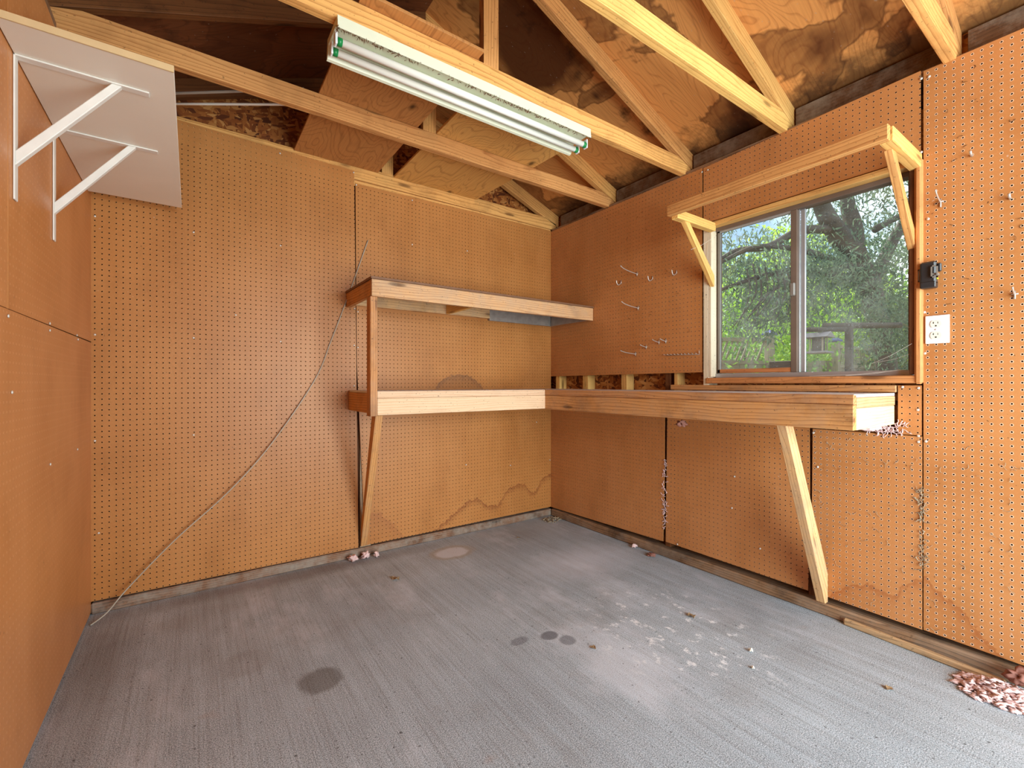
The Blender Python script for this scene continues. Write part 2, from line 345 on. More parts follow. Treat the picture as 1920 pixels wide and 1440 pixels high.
# pale dust patches, brown damp, rust
du = t.ramp(t.noise(t.scale(v, (1.6, .7, 1), (3.1, 1.2, 0)), 1.6, 6, .65), [(.52, 0), (.66, 1)])
c = t.mix(t.math('MULTIPLY', du, .4), c, srgb(228, 232, 244))
br = t.ramp(t.noise(t.scale(v, (1, 1, 1), (9, 4, 0)), 1.9, 5, .6), [(.52, 0), (.7, 1)]); c = t.mix(t.math('MULTIPLY', br, .28), c, srgb(130, 118, 106))
ru = t.ramp(t.noise(t.scale(v, (1, 1, 1), (2, 14, 0)), 6, 4, .6), [(.66, 0), (.78, 1)]); c = t.mix(t.math('MULTIPLY', ru, .22), c, srgb(170, 120, 80))
def spot(c, sx, sy, r, s_, tint, ry=None, soft=(.75, 1)):
    ex_ = t.math('DIVIDE', t.math('SUBTRACT', x, sx), r); ey_ = t.math('DIVIDE', t.math('SUBTRACT', y, sy), ry or r)
    d = t.math('ADD', t.math('SQRT', t.math('ADD', t.math('MULTIPLY', ex_, ex_), t.math('MULTIPLY', ey_, ey_))), t.math('MULTIPLY', t.math('SUBTRACT', t.noise(v, 13, 4, .6), .5), .5))
    return t.mix(t.math('MULTIPLY', t.ramp(d, [(soft[0], 1), (soft[1], 0)]), s_), c, tint)
c = spot(c, .38, 1.745, .085, .6, srgb(96, 90, 84))
c = spot(c, .17, 2.02, .10, .18, srgb(118, 104, 92))
c = spot(c, 1.357, 2.587, .17, .55, srgb(176, 160, 140), .13); c = spot(c, 1.357, 2.585, .12, .7, srgb(218, 222, 232), .09)
c = spot(c, 1.25, 1.49, .045, .7, srgb(84, 84, 92), .035); c = spot(c, 1.12, 1.53, .05, .5, srgb(96, 96, 104), .03); c = spot(c, 1.29, 1.42, .04, .55, srgb(84, 84, 92))
reg = t.ramp(t.math('SQRT', t.math('ADD', t.math('POWER', t.math('SUBTRACT', x, 1.72), 2), t.math('POWER', t.math('MULTIPLY', t.math('SUBTRACT', y, 1.22), .8), 2))), [(.2, 1), (.42, 0)])
wsp = t.ramp(t.noise(t.scale(v, (1.2, .8, 1), (4, 2, 0)), 15, 6, .75), [(.56, 0), (.62, 1)])
c = t.mix(t.math('MULTIPLY', t.math('MULTIPLY', wsp, reg), .85), c, srgb(244, 246, 250))
dk = t.ramp(t.noise(v, 75, 2), [(.69, 0), (.72, 1)]); c = t.mix(t.math('MULTIPLY', dk, .7), c, srgb(52, 46, 42))
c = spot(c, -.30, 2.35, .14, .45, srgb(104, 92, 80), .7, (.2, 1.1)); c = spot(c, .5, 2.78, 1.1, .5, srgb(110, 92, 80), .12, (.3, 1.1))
c = spot(c, 1.95, 2.0, .5, .45, srgb(226, 228, 240), .28, (.2, 1.1))
hb = t.math('ADD', t.math('MULTIPLY', st, .8), t.math('MULTIPLY', sp, 1.0))
M_floor = t.done(t.bsdf(c, .8, .2, normal=t.bump(hb, .5, .002)))

M_white = plain('white_enamel', srgb(228, 226, 220), .4, .4)
M_shelf_white = plain('cream_shelf_paint', srgb(236, 230, 218), .5, .35, var=.05, sc_=5)
M_melamine_edge = plain('raw_edge', srgb(204, 176, 132), .7)
M_lamp = plain('cream_lamp_steel', srgb(226, 228, 204), .35, .4, var=.05)
M_tube = plain('fluorescent_glass', srgb(236, 236, 228), .25, .5, var=.02)
M_green = plain('green_tube_cap', srgb(20, 128, 66), .35)
M_debris = plain('leaf_debris', srgb(96, 62, 36), .9)
M_steel = plain('zinc_wire', srgb(206, 198, 190), .35, .5, .6)
M_screw = plain('screw_head', srgb(222, 216, 206), .35, .5, .3)
M_galv = plain('galvanised_plate', srgb(168, 160, 154), .45, .5, .5, var=.35, sc_=30)
M_alu = plain('grey_aluminium', srgb(176, 178, 182), .4, .5, .5)
M_bronze = plain('dusty_bronze_frame', srgb(116, 98, 86), .6, .3, .1, var=.3, sc_=9)
M_black = plain('black_plastic', srgb(44, 44, 46), .35, .5)
M_dgrey = plain('grey_plastic', srgb(128, 120, 112), .35, .5)
M_yel = plain('yellow_plastic', srgb(220, 210, 50), .5)
M_plastic = plain('white_plastic', srgb(238, 240, 244), .3, .5, var=.02)
M_ivory = plain('ivory_plastic', srgb(230, 228, 214), .3, .5, var=.02)
M_slot = plain('slot', (.01, .01, .01), .8)
M_cable = plain('grey_cable', srgb(176, 166, 150), .5, .4, .1)
M_benchtop = plain('dusty_bench_top', srgb(214, 210, 210), .5, .4, var=.35, sc_=6)
M_shelftop = plain('shelf_sheet', srgb(120, 84, 60), .6, var=.3)
M_insul = plain('pink_insulation', srgb(226, 194, 190), .95, .1, var=.3, sc_=60)
M_insul_d = plain('dirty_insulation', srgb(150, 104, 92), .95, .1, var=.4, sc_=50)
M_insul_y = plain('old_insulation', srgb(168, 150, 126), .95, .1, var=.4, sc_=40)
M_leaf = plain('dry_leaf', srgb(150, 122, 92), .9, .1, var=.4, sc_=60)
M_stone = plain('pebble', srgb(222, 214, 200), .8)
M_pvc = plain('white_strip_paint', srgb(244, 240, 230), .4, var=.04)
M_pvcg = plain('grey_strip', srgb(176, 164, 150), .5)
M_blue = plain('blue_post_cap', srgb(70, 74, 150), .4)
M_house = plain('painted_feeder', srgb(150, 140, 140), .7, var=.3)
M_soil = plain('garden_soil', srgb(120, 110, 80), .95, .1, var=.4, sc_=3)
M_siding = plain('shed_paint', srgb(180, 176, 168), .8)

def leafmat(name, c1, c2, trans=.35):
    t = NT(name); v = t.coord(); n = t.noise(v, 2.2, 3); n2 = t.noise(v, 30, 1)
    c = t.mix(t.ramp(t.math('MULTIPLY_ADD', n2, .5, t.math('MULTIPLY', n, .5)), [(.38, 0), (.62, 1)]), c1, c2)
    a = t.bsdf(c, .55, .3); tr = t.n('ShaderNodeBsdfTranslucent'); t.l(c, tr.inputs[0])
    ms = t.n('ShaderNodeMixShader'); ms.inputs[0].default_value = trans; t.l(a, ms.inputs[1]); t.l(tr.outputs[0], ms.inputs[2])
    return t.done(ms.outputs[0])
M_leaf_dark = leafmat('willow_leaf', srgb(72, 94, 76), srgb(146, 166, 128))
M_leaf_mid = leafmat('shrub_leaf', srgb(96, 146, 54), srgb(170, 206, 88))
M_leaf_lime = leafmat('lime_leaf', srgb(160, 204, 54), srgb(226, 240, 110), .5)

# dusty glass
t = NT('dusty_glass'); v = t.coord()
dust = t.ramp(t.noise(v, 3.5, 6, .7, 1.2), [(.45, .0), (.62, .10), (.78, .3)])
spk = t.ramp(t.noise(v, 170, 2), [(.68, 0), (.74, .45)])
df = t.math('ADD', t.math('ADD', dust, spk), .05, clamp=True)
tr = t.n('ShaderNodeBsdfTransparent'); tr.inputs[0].default_value = (.90, .95, .93, 1)
gl = t.n('ShaderNodeBsdfGlossy'); gl.inputs['Roughness'].default_value = .05
fr = t.n('ShaderNodeFresnel'); fr.inputs[0].default_value = 1.35
m1 = t.n('ShaderNodeMixShader'); t.l(fr.outputs[0], m1.inputs[0]); t.l(tr.outputs[0], m1.inputs[1]); t.l(gl.outputs[0], m1.inputs[2])
dd = t.n('ShaderNodeBsdfDiffuse'); dd.inputs[0].default_value = (.72, .76, .76, 1)
dt = t.n('ShaderNodeBsdfTranslucent'); dt.inputs[0].default_value = (.72, .76, .76, 1)
md = t.n('ShaderNodeMixShader'); md.inputs[0].default_value = .5; t.l(dd.outputs[0], md.inputs[1]); t.l(dt.outputs[0], md.inputs[2])
m2 = t.n('ShaderNodeMixShader'); t.l(df, m2.inputs[0]); t.l(m1.outputs[0], m2.inputs[1]); t.l(md.outputs[0], m2.inputs[2])
M_glass = t.done(m2.outputs[0])

# ---------------------------------------------------------------- room shell
XL, XR, D, YF, ZT = -.383, 2.414, 2.86, -.95, 2.33
def st(o): o['kind'] = 'structure'; return o
bm = bmesh.new(); bm_box(bm, XL - .1, XR + .11, YF - .12, D + .11, -.1, 0)
st(meshobj('floor', bm, M_floor))
bm = bmesh.new(); bm_box(bm, -30, 40, -30, 40, -.25, -.1)
st(meshobj('ground', bm, M_soil))

def panel(name, pts, origin, udir, normal, mat, parent, thick=.0035):
    """pts: (u, z) corners measured from the panel's edge; normal points into the room"""
    u = Vector(udir); n = Vector(normal); up = Vector((0, 0, 1))
    y = up.cross(u)                                   # local y
    M = Matrix((u, y, up)).transposed().to_4x4(); M.translation = Vector(origin)
    s = 1 if y.dot(n) > 0 else -1
    bm = bmesh.new()
    a = [bm.verts.new((p[0], 0, p[1])) for p in pts]; b = [bm.verts.new((p[0], -s * thick, p[1])) for p in pts]
    k = len(pts); bm.faces.new(a); bm.faces.new(list(reversed(b)))
    for i in range(k): bm.faces.new((a[(i + 1) % k], a[i], b[i], b[(i + 1) % k]))
    bmesh.ops.recalc_face_normals(bm, faces=bm.faces)
    return meshobj(name, bm, mat, parent, M)
def screw(p, n, parent, r=.006):
    n = Vector(n).normalized(); bm = bmesh.new()
    bm_tube(bm, [Vector(p), Vector(p) + n * .0018, Vector(p) + n * .003], [r, r * .9, r * .35], 10)
    return meshobj('screw', bm, M_screw, parent, smooth=True)
def onY(x, y, Y): r = ray(x, y); k = Y / r.y; return Vector((r.x * k, Y, CAM_H + r.z * k))
def onX(x, y, X): r = ray(x, y); k = X / r.x; return Vector((X, r.y * k, CAM_H + r.z * k))

# back wall
bm = bmesh.new()
cx_, zs = (XL + XR) / 2, .39
wb = [(XL - .1, -.02), (XR + .1, -.02), (XR + .1, 2.47), (cx_, 3.06), (XL - .1, 2.47)]
a = [bm.verts.new((p[0], D + .098, p[1])) for p in wb]; b = [bm.verts.new((p[0], D + .11, p[1])) for p in wb]
bm.faces.new(a); bm.faces.new(list(reversed(b)))
for i in range(5): bm.faces.new((a[(i + 1) % 5], a[i], b[i], b[(i + 1) % 5]))
bmesh.ops.recalc_face_normals(bm, faces=bm.faces)
wall_back = st(meshobj('wall_back', bm, M_osb))
for X in (XL + .02, .02, .42, .845, 1.25, 1.66, 2.06, XR - .02):
    box('stud', X - .019, X + .019, D + .030, D + .096, .04, 2.33, M_pine_d, wall_back)
box('top_plate', XL, XR, D + .006, D + .096, 2.31, 2.345, M_pine, wall_back)
panel('pegboard_panel', [(0, .059), (1.232, .056), (1.222, .9), (1.206, 2.397), (0, 2.425)], (XL, D, 0), (1, 0, 0), (0, -1, 0), M_peg_b1, wall_back)
panel('pegboard_panel', [(.055, .060), (1.578, .066), (1.578, 2.335), (-.005, 2.322), (.004, 1.2)], (.836, D + .001, 0), (1, 0, 0), (0, -1, 0), M_peg_b2, wall_back)
bm = bmesh.new(); bm_box(bm, .862, .93, D + .01, D + .06, .05, .9)
tag(meshobj('insulation_batt', bm, M_insul_y, wall_back), kind='stuff')
for x, y in [(178, 405), (178, 627), (178, 826), (363, 435), (363, 633), (363, 815), (525, 287), (526, 460), (526, 640), (663, 323), (668, 346), (773, 375),
             (773, 458), (665, 578), (671, 584), (664, 647), (671, 651), (664, 723), (874, 871), (957, 872), (1006, 791), (1031, 862), (185, 999), (442, 590), (876, 470)]:
    screw(onY(x, y, D - .001), (0, -1, 0), wall_back, .005)

# right wall: sheathing with the window opening, studs, plates, panels
WY0, WY1, WZ0, WZ1 = .56, 1.45, 1.11, 1.985
bm = bmesh.new()
for (y0, y1, z0, z1) in ((YF - .1, WY0, -.02, 2.47), (WY1, D + .1, -.02, 2.47), (WY0, WY1, -.02, WZ0), (WY0, WY1, WZ1, 2.47)):
    bm_box(bm, XR + .098, XR + .11, y0, y1, z0, z1)
wall_right = st(meshobj('wall_right', bm, M_osb))
for y0, y1 in [(-.62, -.58), (-.2, -.16), (.02, .06), (.93, .965), (1.742, 1.78)]:
    box('stud', XR + .030, XR + .096, y0, y1, .04, (1.03 if .8 < y0 < 1.2 else 2.33), M_pine_d, wall_right)
for y0, y1 in [(1.673, 1.735), (2.071, 2.156), (2.443, 2.535), (2.765, 2.848)]:
    box('stud', XR + .020, XR + .096, y0 + .012, y1 - .026, .86, 1.2, M_pine_y, wall_right)
box('top_plate', XR + .006, XR + .096, YF, D, 2.31, 2.345, M_plate, wall_right)
box('header', XR + .03, XR + .09, .50, 1.50, 2.0, 2.2, M_pine, wall_right)
N_ = (-1, 0, 0); U_ = (0, -1, 0)
panel('pegboard_panel', [(0, 1.138), (1.352, 1.143), (1.352, 2.325), (0, 2.328)], (XR, D, 0), U_, N_, M_peg_r, wall_right)
panel('pegboard_panel', [(0, 2.0), (.955, 2.0), (.955, 2.345), (0, 2.322)], (XR, 1.500, 0), U_, N_, M_peg_r, wall_right)
panel('pegboard_panel', [(0, .064), (1.085, .088), (1.095, .5), (1.098, .903), (0, .915)], (XR, D, 0), U_, N_, M_peg_r, wall_right)
panel('pegboard_panel', [(0, .092), (.80, .084), (.808, .5), (.806, .9), (.012, .905), (.006, .5)], (XR + .001, 1.756, 0), U_, N_, M_peg_r, wall_right)
panel('pegboard_panel', [(.045, .086), (.4, .08), (.4, .862), (.004, .862), (.0, .45)], (XR, .940, 0), U_, N_, M_peg_r3, wall_right)
panel('pegboard_panel', [(0, .866), (.075, .866), (.075, 1.069), (0, 1.069)], (XR, .617, 0), U_, N_, M_peg_r, wall_right)
panel('pegboard_panel', [(0, .082), (.26, .075), (1.44, .07), (1.44, 2.345), (0, 2.338)], (XR, .536, 0), U_, N_, M_peg_r4, wall_right)
for x, y in [(1733, 585), (1734, 662), (1727, 147), (1742, 143), (1692, 725), (1722, 727), (1721, 768), (1722, 817), (1722, 828), (1736, 827), (1525, 811), (1327, 318), (1316, 322),
             (1727, 285), (1740, 410), (1377, 893), (1425, 1028), (1372, 952), (1270, 1020), (1533, 875)]:
    screw(onX(x, y, XR - .001), N_, wall_right, .0055)
# left wall
bm = bmesh.new(); bm_box(bm, XL - .11, XL - .098, YF - .1, D + .1, -.02, 2.47)
wall_left = st(meshobj('wall_left', bm, M_osb))
for y0 in (-.6, -.1, .5, 1.1, 1.69, 2.3, 2.8): box('stud', XL - .096, XL - .03, y0 - .019, y0 + .019, 0, 2.33, M_pine, wall_left)
box('top_plate', XL - .096, XL - .006, YF, D, 2.31, 2.345, M_plate, wall_left)
panel('pegboard_panel', [(0, .012), (D - YF, .012), (D - YF, 1.268), (0, 1.262)], (XL, YF, 0), (0, 1, 0), (1, 0, 0), M_peg_l, wall_left)
panel('pegboard_panel', [(0, 1.268), (1.683, 1.268), (1.687, 2.3), (0, 2.3)], (XL, 0, 0), (0, 1, 0), (1, 0, 0), M_peg_l, wall_left)
panel('pegboard_panel', [(0, 1.268), (1.168, 1.273), (1.168, 2.3), (-.004, 2.3)], (XL, 1.692, 0), (0, 1, 0), (1, 0, 0), M_peg_l, wall_left)
panel('pegboard_panel', [(0, 1.268), (-YF, 1.268), (-YF, 2.3), (0, 2.3)], (XL, YF, 0), (0, 1, 0), (1, 0, 0), M_peg_l, wall_left)
for x, y in [(93, 606), (93, 619), (15, 592), (144, 628), (146, 636), (145, 842), (94, 870), (22, 735)]:
    screw(onX(x, y, XL + .001), (1, 0, 0), wall_left, .005)
# front wall with the open double doorway behind the camera
bm = bmesh.new()
for (x0, x1, z0, z1) in ((XL - .1, .55, -.02, 2.47), (2.28, XR + .11, -.02, 2.47), (.55, 2.28, 2.22, 2.47)): bm_box(bm, x0, x1, YF - .1, YF, z0, z1)
bm_box(bm, XL - .1, XR + .11, YF - .1, YF, 2.47, 2.5)
st(meshobj('wall_front', bm, M_peg_l))

# sole plates
box('baseboard_back', XL, XR, D - .012, D + .08, .0, .052, M_plate_b, bevel=.006)['kind'] = 'structure'
box('baseboard_right', XR - .016, XR + .08, YF, D - .02, .0, .056, M_plate, bevel=.006)['kind'] = 'structure'
box('baseboard_left', XL - .08, XL - .006, YF, D - .02, .0, .04, M_plate, bevel=.004)['kind'] = 'structure'
prism('trim_1', [(XR - .018, .80, .0), (XR - .05, .30, .0), (XR - .05, .30, .026), (XR - .018, .80, .03)], (-.022, 0, 0), M_strip, None, (0, 1, 0), .006)['kind'] = 'structure'

# roof: z of the rafters' underside along X
def zr(X): return 2.41 + zs * (XR - X) if X >= cx_ else 2.41 + zs * (X - XL)
ang = math.atan(zs); th = .012
def slope(name, sgn, mat):
    x0 = (XR + .32) if sgn > 0 else (XL - .32)
    z0 = 2.41 + .0965 + zs * (-.32); L = (abs(x0 - cx_)) / math.cos(ang)
    M3 = Matrix(((-sgn * math.cos(ang), 0, 0), (0, 1, 0), (0, 0, 1)))
    u = Vector((-sgn * math.cos(ang), 0, math.sin(ang))); v = Vector((0, 1, 0)); w = u.cross(v)
    if w.z < 0: v = -v; w = u.cross(v)
    M = Matrix((u, v, w)).transposed().to_4x4(); M.translation = Vector((x0, 0, z0))
    bm = bmesh.new(); ys = (YF - .3, D + .35) if v.y > 0 else (-D - .35, -YF + .3)
    bm_box(bm, 0, L, ys[0], ys[1], 0, th); return meshobj(name, bm, mat, ceiling, M)
ceiling = st(empty('ceiling', (cx_, 1, 3.05)))
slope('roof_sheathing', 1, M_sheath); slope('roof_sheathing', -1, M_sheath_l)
# blocking between the rafters over the right wall, fascia
for y0, y1 in ((-.11, .42), (.48, 1.04), (1.10, 1.61), (1.67, 2.22), (2.28, 2.82)):
    box('eave_blocking', XR + .07, XR + .098, y0, y1, 2.345, 2.46, M_dirty, ceiling)
for y0, y1 in ((-.11, .42), (.48, 1.04), (1.10, 1.61), (1.67, 2.22), (2.28, 2.82)):
    box('eave_blocking', XL - .098, XL - .07, y0, y1, 2.345, 2.46, M_pine_d, ceiling)

TR = [('gable', 2.866), ('a', 2.23), ('b', 1.62), ('c', 1.05), ('d', .44), ('e', -.17), ('f', -.78)]
TLAB = {'gable': 'gable truss standing on the back wall top, against the strand board',
        'a': 'roof truss nearest the back wall, crossing behind the fluorescent lamp',
        'b': 'roof truss that the fluorescent lamp hangs against',
        'c': 'pine roof truss with yellow window light painted in, landing above the far end of the window canopy',
        'd': 'roof truss landing near the top right corner of the pegboard wall',
        'e': 'roof truss overhead behind the photographer', 'f': 'roof truss closest to the open doorway'}
for key, y0 in TR:
    y1 = y0 + .038; mt = M_pine_y if key == 'c' else M_pine
    T = empty('roof_truss', (cx_, y0 + .019, 2.33), TLAB[key], 'truss', 'roof trusses')
    zb = 2.35 if key == 'gable' else 2.333
    ch = .0889
    prism('bottom_chord', [(XL - .08, y0, zb), (XR + .06, y0, zb), (XR + .06, y0, zb + .05), (XR - .06, y0, zb + ch), (XL + .06, y0, zb + ch), (XL - .08, y0, zb + .05)], (0, .038, 0), mt, T, (1, 0, 0), .002)
    for sg in (1, -1):
        xe = XR + .09 if sg > 0 else XL - .09
        za = 2.41 - zs * .09 + .0; h = .096
        lo = zb + ch * .3
        pts = [(xe, y0, za), (cx_, y0, zr(cx_)), (cx_, y0, zr(cx_) + h), (xe, y0, za + h)]
        prism('rafter', pts, (0, .038, 0), (mt if sg > 0 else (M_pine_d if y0 > 1.5 else M_pine)), T, (-sg * math.cos(ang), 0, math.sin(ang)), .002)
    box('king_post', cx_ - .015, cx_ + .06, y0, y1, zb + ch, zr(cx_), M_pine, T)
# storage boards on the chords
box('storage_board', .482, .972, 1.57, 2.862, 2.4235, 2.4355, M_ply_a, bevel=.001, axis=1)
tag(bpy.data.objects['storage_board'], 'brown plywood board laid over the ceiling chords, left of the two', 'board', 'plywood boards stored on the ceiling chords')
o = prism('storage_board', [(1.078, 2.862, 2.4235), (1.078, 1.67, 2.4235), (1.775, 1.67, 2.4235), (1.70, 2.862, 2.4235)], (0, 0, .012), M_ply_b, None, (0, -1, 0))
tag(o, 'swirly-grained plywood board laid over the ceiling chords, right of the two', 'board', 'plywood boards stored on the ceiling chords')
# strips lying on the chords
o = tube('white_strip', [(-.24, 2.885, 2.4455), (.06, 2.66, 2.438), (.40, 2.41, 2.431), (.62, 2.248, 2.4245)], .006, M_pvc, None, 6); tag(o, 'thin white painted strip lying across the rafters\' chords behind the white shelf', 'strip')
o = tube('grey_strip', [(-.34, 2.882, 2.4475), (.0, 2.60, 2.4395), (.42, 2.25, 2.4285)], .0075, M_pvcg, None, 4); tag(o, 'dull grey flat strip lying on the chords above the white strip', 'strip')

# ---------------------------------------------------------------- window
win = st(empty('window_1', (XR + .05, (WY0 + WY1) / 2, WZ0)))
box('jamb', XR - .004, XR + .09, WY1, WY1 + .016, 1.115, 1.99, M_jamb, win)
box('jamb', XR - .004, XR + .09, WY0 - .0, WY0 + .02, 1.115, 1.99, M_pine_d, win)
box('trim_stud', XR - .004, XR + .09, WY1 + .017, 1.498, 1.045, 2.0, M_jamb, win)
box('head_jamb', XR - .006, XR + .09, WY0, 1.468, 1.968, 1.994, M_pine_y, win)
box('sill', XR - .012, XR + .10, .548, 1.478, 1.078, 1.110, M_trim, win, .004)
box('sill_ledge', XR - .006, XR + .05, .622, 1.718, 1.040, 1.070, M_bench, win, .003)
box('side_trim', XR - .018, XR + .02, .536, .562, 1.075, 1.988, M_trim, win, .008)
gx = XR + .060
fr_ = .022
box('frame', gx - .02, gx + .03, WY0 + .02, WY1, 1.110, 1.134, M_alu, win, .002)
box('frame', gx - .02, gx + .03, WY0 + .02, WY1, 1.945, 1.968, M_bronze, win, .002)
box('frame', gx - .02, gx + .03, WY0 + .02, WY0 + .034, 1.134, 1.945, M_bronze, win, .002)
box('frame', gx - .005, gx + .03, WY1 - .010, WY1, 1.134, 1.945, M_bronze, win, .002)
ym = 1.028
box('meeting_stile', gx - .018, gx + .004, ym - .006, ym + .024, 1.134, 1.945, M_bronze, win, .002)
box('meeting_stile', gx + .006, gx + .02, ym - .034, ym - .012, 1.134, 1.945, M_alu, win, .002)
box('meeting_stile', gx + .0, gx + .006, ym - .012, ym - .004, 1.134, 1.945, M_alu, win, .001)
s_l = empty('sliding_sash', (gx, 1.2, 1.14), parent=win)
box('rail', gx - .016, gx - .002, ym + .02, WY1 - .010, 1.136, 1.158, M_trim, s_l, .002)
box('rail', gx - .016, gx - .002, ym + .02, WY1 - .010, 1.935, 1.947, M_alu, s_l, .002)
box('stile', gx - .016, gx - .002, WY1 - .026, WY1 - .010, 1.136, 1.947, M_dgrey, s_l, .002)
box('pane', gx - .011, gx - .008, ym + .018, WY1 - .024, 1.157, 1.936, M_glass, s_l, 0)
box('pane', gx + .012, gx + .015, WY0 + .03, ym - .03, 1.134, 1.946, M_glass, win, 0)
box('latch', gx - .034, gx - .016, ym + .0, ym + .022, 1.515, 1.580, M_dgrey, win, .004)

# canopy frame over the window
can = empty('window_canopy_frame', (XR, 1.0, 1.65), 'open wooden valance frame of narrow boards braced out over the window', 'frame')
box('front_rail', 2.032, 2.060, .548, 1.470, 1.953, 2.008, M_pine, can, .002)
box('side_rail', 2.060, XR, .540, .580, 1.950, 2.006, M_pine_y, can, .002)
box('side_rail', 2.060, XR, 1.424, 1.462, 1.938, 1.984, M_pine_y, can, .002)
for yb in (.560, 1.432):
    prism('brace', [(2.125, yb, 1.950), (2.168, yb, 1.950), (XR, yb, 1.690), (XR, yb, 1.625)], (0, .026, 0), M_pine_y if yb > 1 else M_pine, can, (.72, 0, -.9), .0015)

# ---------------------------------------------------------------- upper shelf
sh = empty('storage_shelf', (1.6, 2.62, 1.534), 'long box-framed wooden shelf across the back wall with a corner post', 'shelf')
box('shelf_top', .770, XR - .002, 2.372, D - .001, 1.632, 1.644, M_shelftop, sh, .001, axis=0)
box('front_board', .775, XR - .004, 2.376, 2.402, 1.540, 1.631, M_shelfw, sh, .002)
box('end_board', .775, .800, 2.404, D - .002, 1.545, 1.631, M_bench, sh, .002)
box('back_board', .802, 1.80, D - .030, D - .002, 1.560, 1.631, M_shelfw, sh, .002)
box('back_board', 1.80, XR - .004, D - .026, D - .002, 1.545, 1.631, M_galv, sh, .001)
box('cross_brace', 1.44, 1.466, 2.404, D - .032, 1.560, 1.631, M_pine_y, sh, .002)
box('end_board', XR - .028, XR - .004, 2.404, D - .032, 1.545, 1.631, M_galv, sh, .002)
box('support_post', .768, .806, 2.378, 2.440, .903, 1.539, M_bench, sh, .003)

# ---------------------------------------------------------------- L-shaped workbench
wb_ = empty('workbench', (1.9, 2.0, .9), 'L-shaped wall-hung timber workbench with dusty pale top and slanting braces', 'workbench')
bm = bmesh.new(); bm_box(bm, .792, XR - .002, 2.404, D - .002, 1.026, 1.037); bm_box(bm, 1.966, XR - .002, .628, 2.404, 1.026, 1.037)
meshobj('bench_top', bm, M_benchtop, wb_)
box('top_edge', .808, 1.962, 2.386, 2.403, .999, 1.036, M_bench_l, wb_, .002)
box('front_board', .808, 1.962, 2.384, 2.403, .908, .998, M_bench_l, wb_, .002)
box('end_board', .788, .808, 2.442, D - .002, .915, 1.025, M_bench, wb_, .002)
box('top_edge', 1.963, 1.990, .628, 2.403, .999, 1.036, M_bench, wb_, .002)
box('front_board', 1.960, 1.990, .628, 2.403, .905, .998, M_bench, wb_, .002)
box('end_board', 1.991, XR - .003, .628, .650, .905, .985, M_bench_l, wb_, .002)
box('end_board', 1.991, XR - .003, .626, .648, .986, 1.025, M_shelfw, wb_, .002)
prism('brace', [(.812, 2.425, .905), (.812, 2.490, .905), (.862, D - .002, .16), (.862, D - .002, .058)], (.040, 0, 0), M_bench, wb_, (.05, .42, -.85), .002)
prism('brace', [(1.995, .872, .904), (2.060, .872, .904), (XR - .003, .872, .20), (XR - .003, .872, .062), (XR - .03, .872, .062)], (0, .038, 0), M_shelfw, wb_, (.42, 0, -.82), .002)
for Y in (1.15, 1.75): box('joist', 1.992, XR - .004, Y, Y + .03, .93, 1.024, M_bench, wb_, .002)

# ---------------------------------------------------------------- white bracket shelf, left
ws = empty('bracket_shelf', (XL, 2.2, 1.94), 'cream painted shelf board on two white metal brackets, left wall', 'shelf')
box('shelf_board', XL + .002, -.040, 1.578, 2.765, 1.943, 1.960, M_shelf_white, ws, .001, axis=1)
box('edge_band', XL + .002, -.040, 1.572, 1.578, 1.942, 1.961, M_melamine_edge, ws, .001)
for yb in (1.735, 2.150):
    bk = empty('bracket', (XL, yb, 1.94), parent=ws)
    box('upright', XL + .001, XL + .005, yb - .013, yb + .013, 1.560, 1.9425, M_white, bk, .001)
    box('arm', XL + .001, XL + .280, yb - .013, yb + .013, 1.938, 1.9425, M_white, bk, .001)
    prism('brace', [(XL + .004, yb - .010, 1.650), (XL + .004, yb - .010, 1.688), (XL + .195, yb - .010, 1.938), (XL + .218, yb - .010, 1.938)], (0, .020, 0), M_white, bk, (.7, 0, .9), .002)
# ---------------------------------------------------------------- fluorescent lamp
fl = empty('fluorescent_lamp', (1.0, 1.68, 2.33), 'cream two-tube fluorescent shop lamp with dead leaves on its rim', 'lamp')
fx0, fx1 = .405, 1.605
bm = bmesh.new()
prof = [(1.606, 2.290), (1.596, 2.286), (1.600, 2.331), (1.740, 2.331), (1.754, 2.262), (1.742, 2.264), (1.722, 2.306), (1.628, 2.306)]
a = [bm.verts.new((fx0, p[0], p[1])) for p in prof]; b = [bm.verts.new((fx1, p[0], p[1])) for p in prof]
bm.faces.new(a); bm.faces.new(list(reversed(b)))
for i in range(len(prof)): j = (i + 1) % len(prof); bm.faces.new((a[j], a[i], b[i], b[j]))
bmesh.ops.recalc_face_normals(bm, faces=bm.faces)
meshobj('housing', bm, M_lamp, fl)
box('spine', fx0 + .05, fx1 - .05, 1.665, 1.685, 2.284, 2.301, M_lamp, fl, .002)
for yt in (1.645, 1.704):
    tb = tube('tube', [(fx0 + .022, yt, 2.272), (fx1 - .004, yt, 2.272)], .0135, M_tube, fl, 14)
    for xa, xb in ((fx0 + .010, fx0 + .026), (fx1 - .012, fx1 + .006)):
        tube('tube_cap', [(xa, yt, 2.272), (xb, yt, 2.272)], .0142, M_green, tb, 14)
    for xs in (fx0 + .001, fx1 + .006): box('socket', xs, xs + .008, yt - .013, yt + .013, 2.256, 2.300, M_plastic, fl, .003)
bm = bmesh.new()
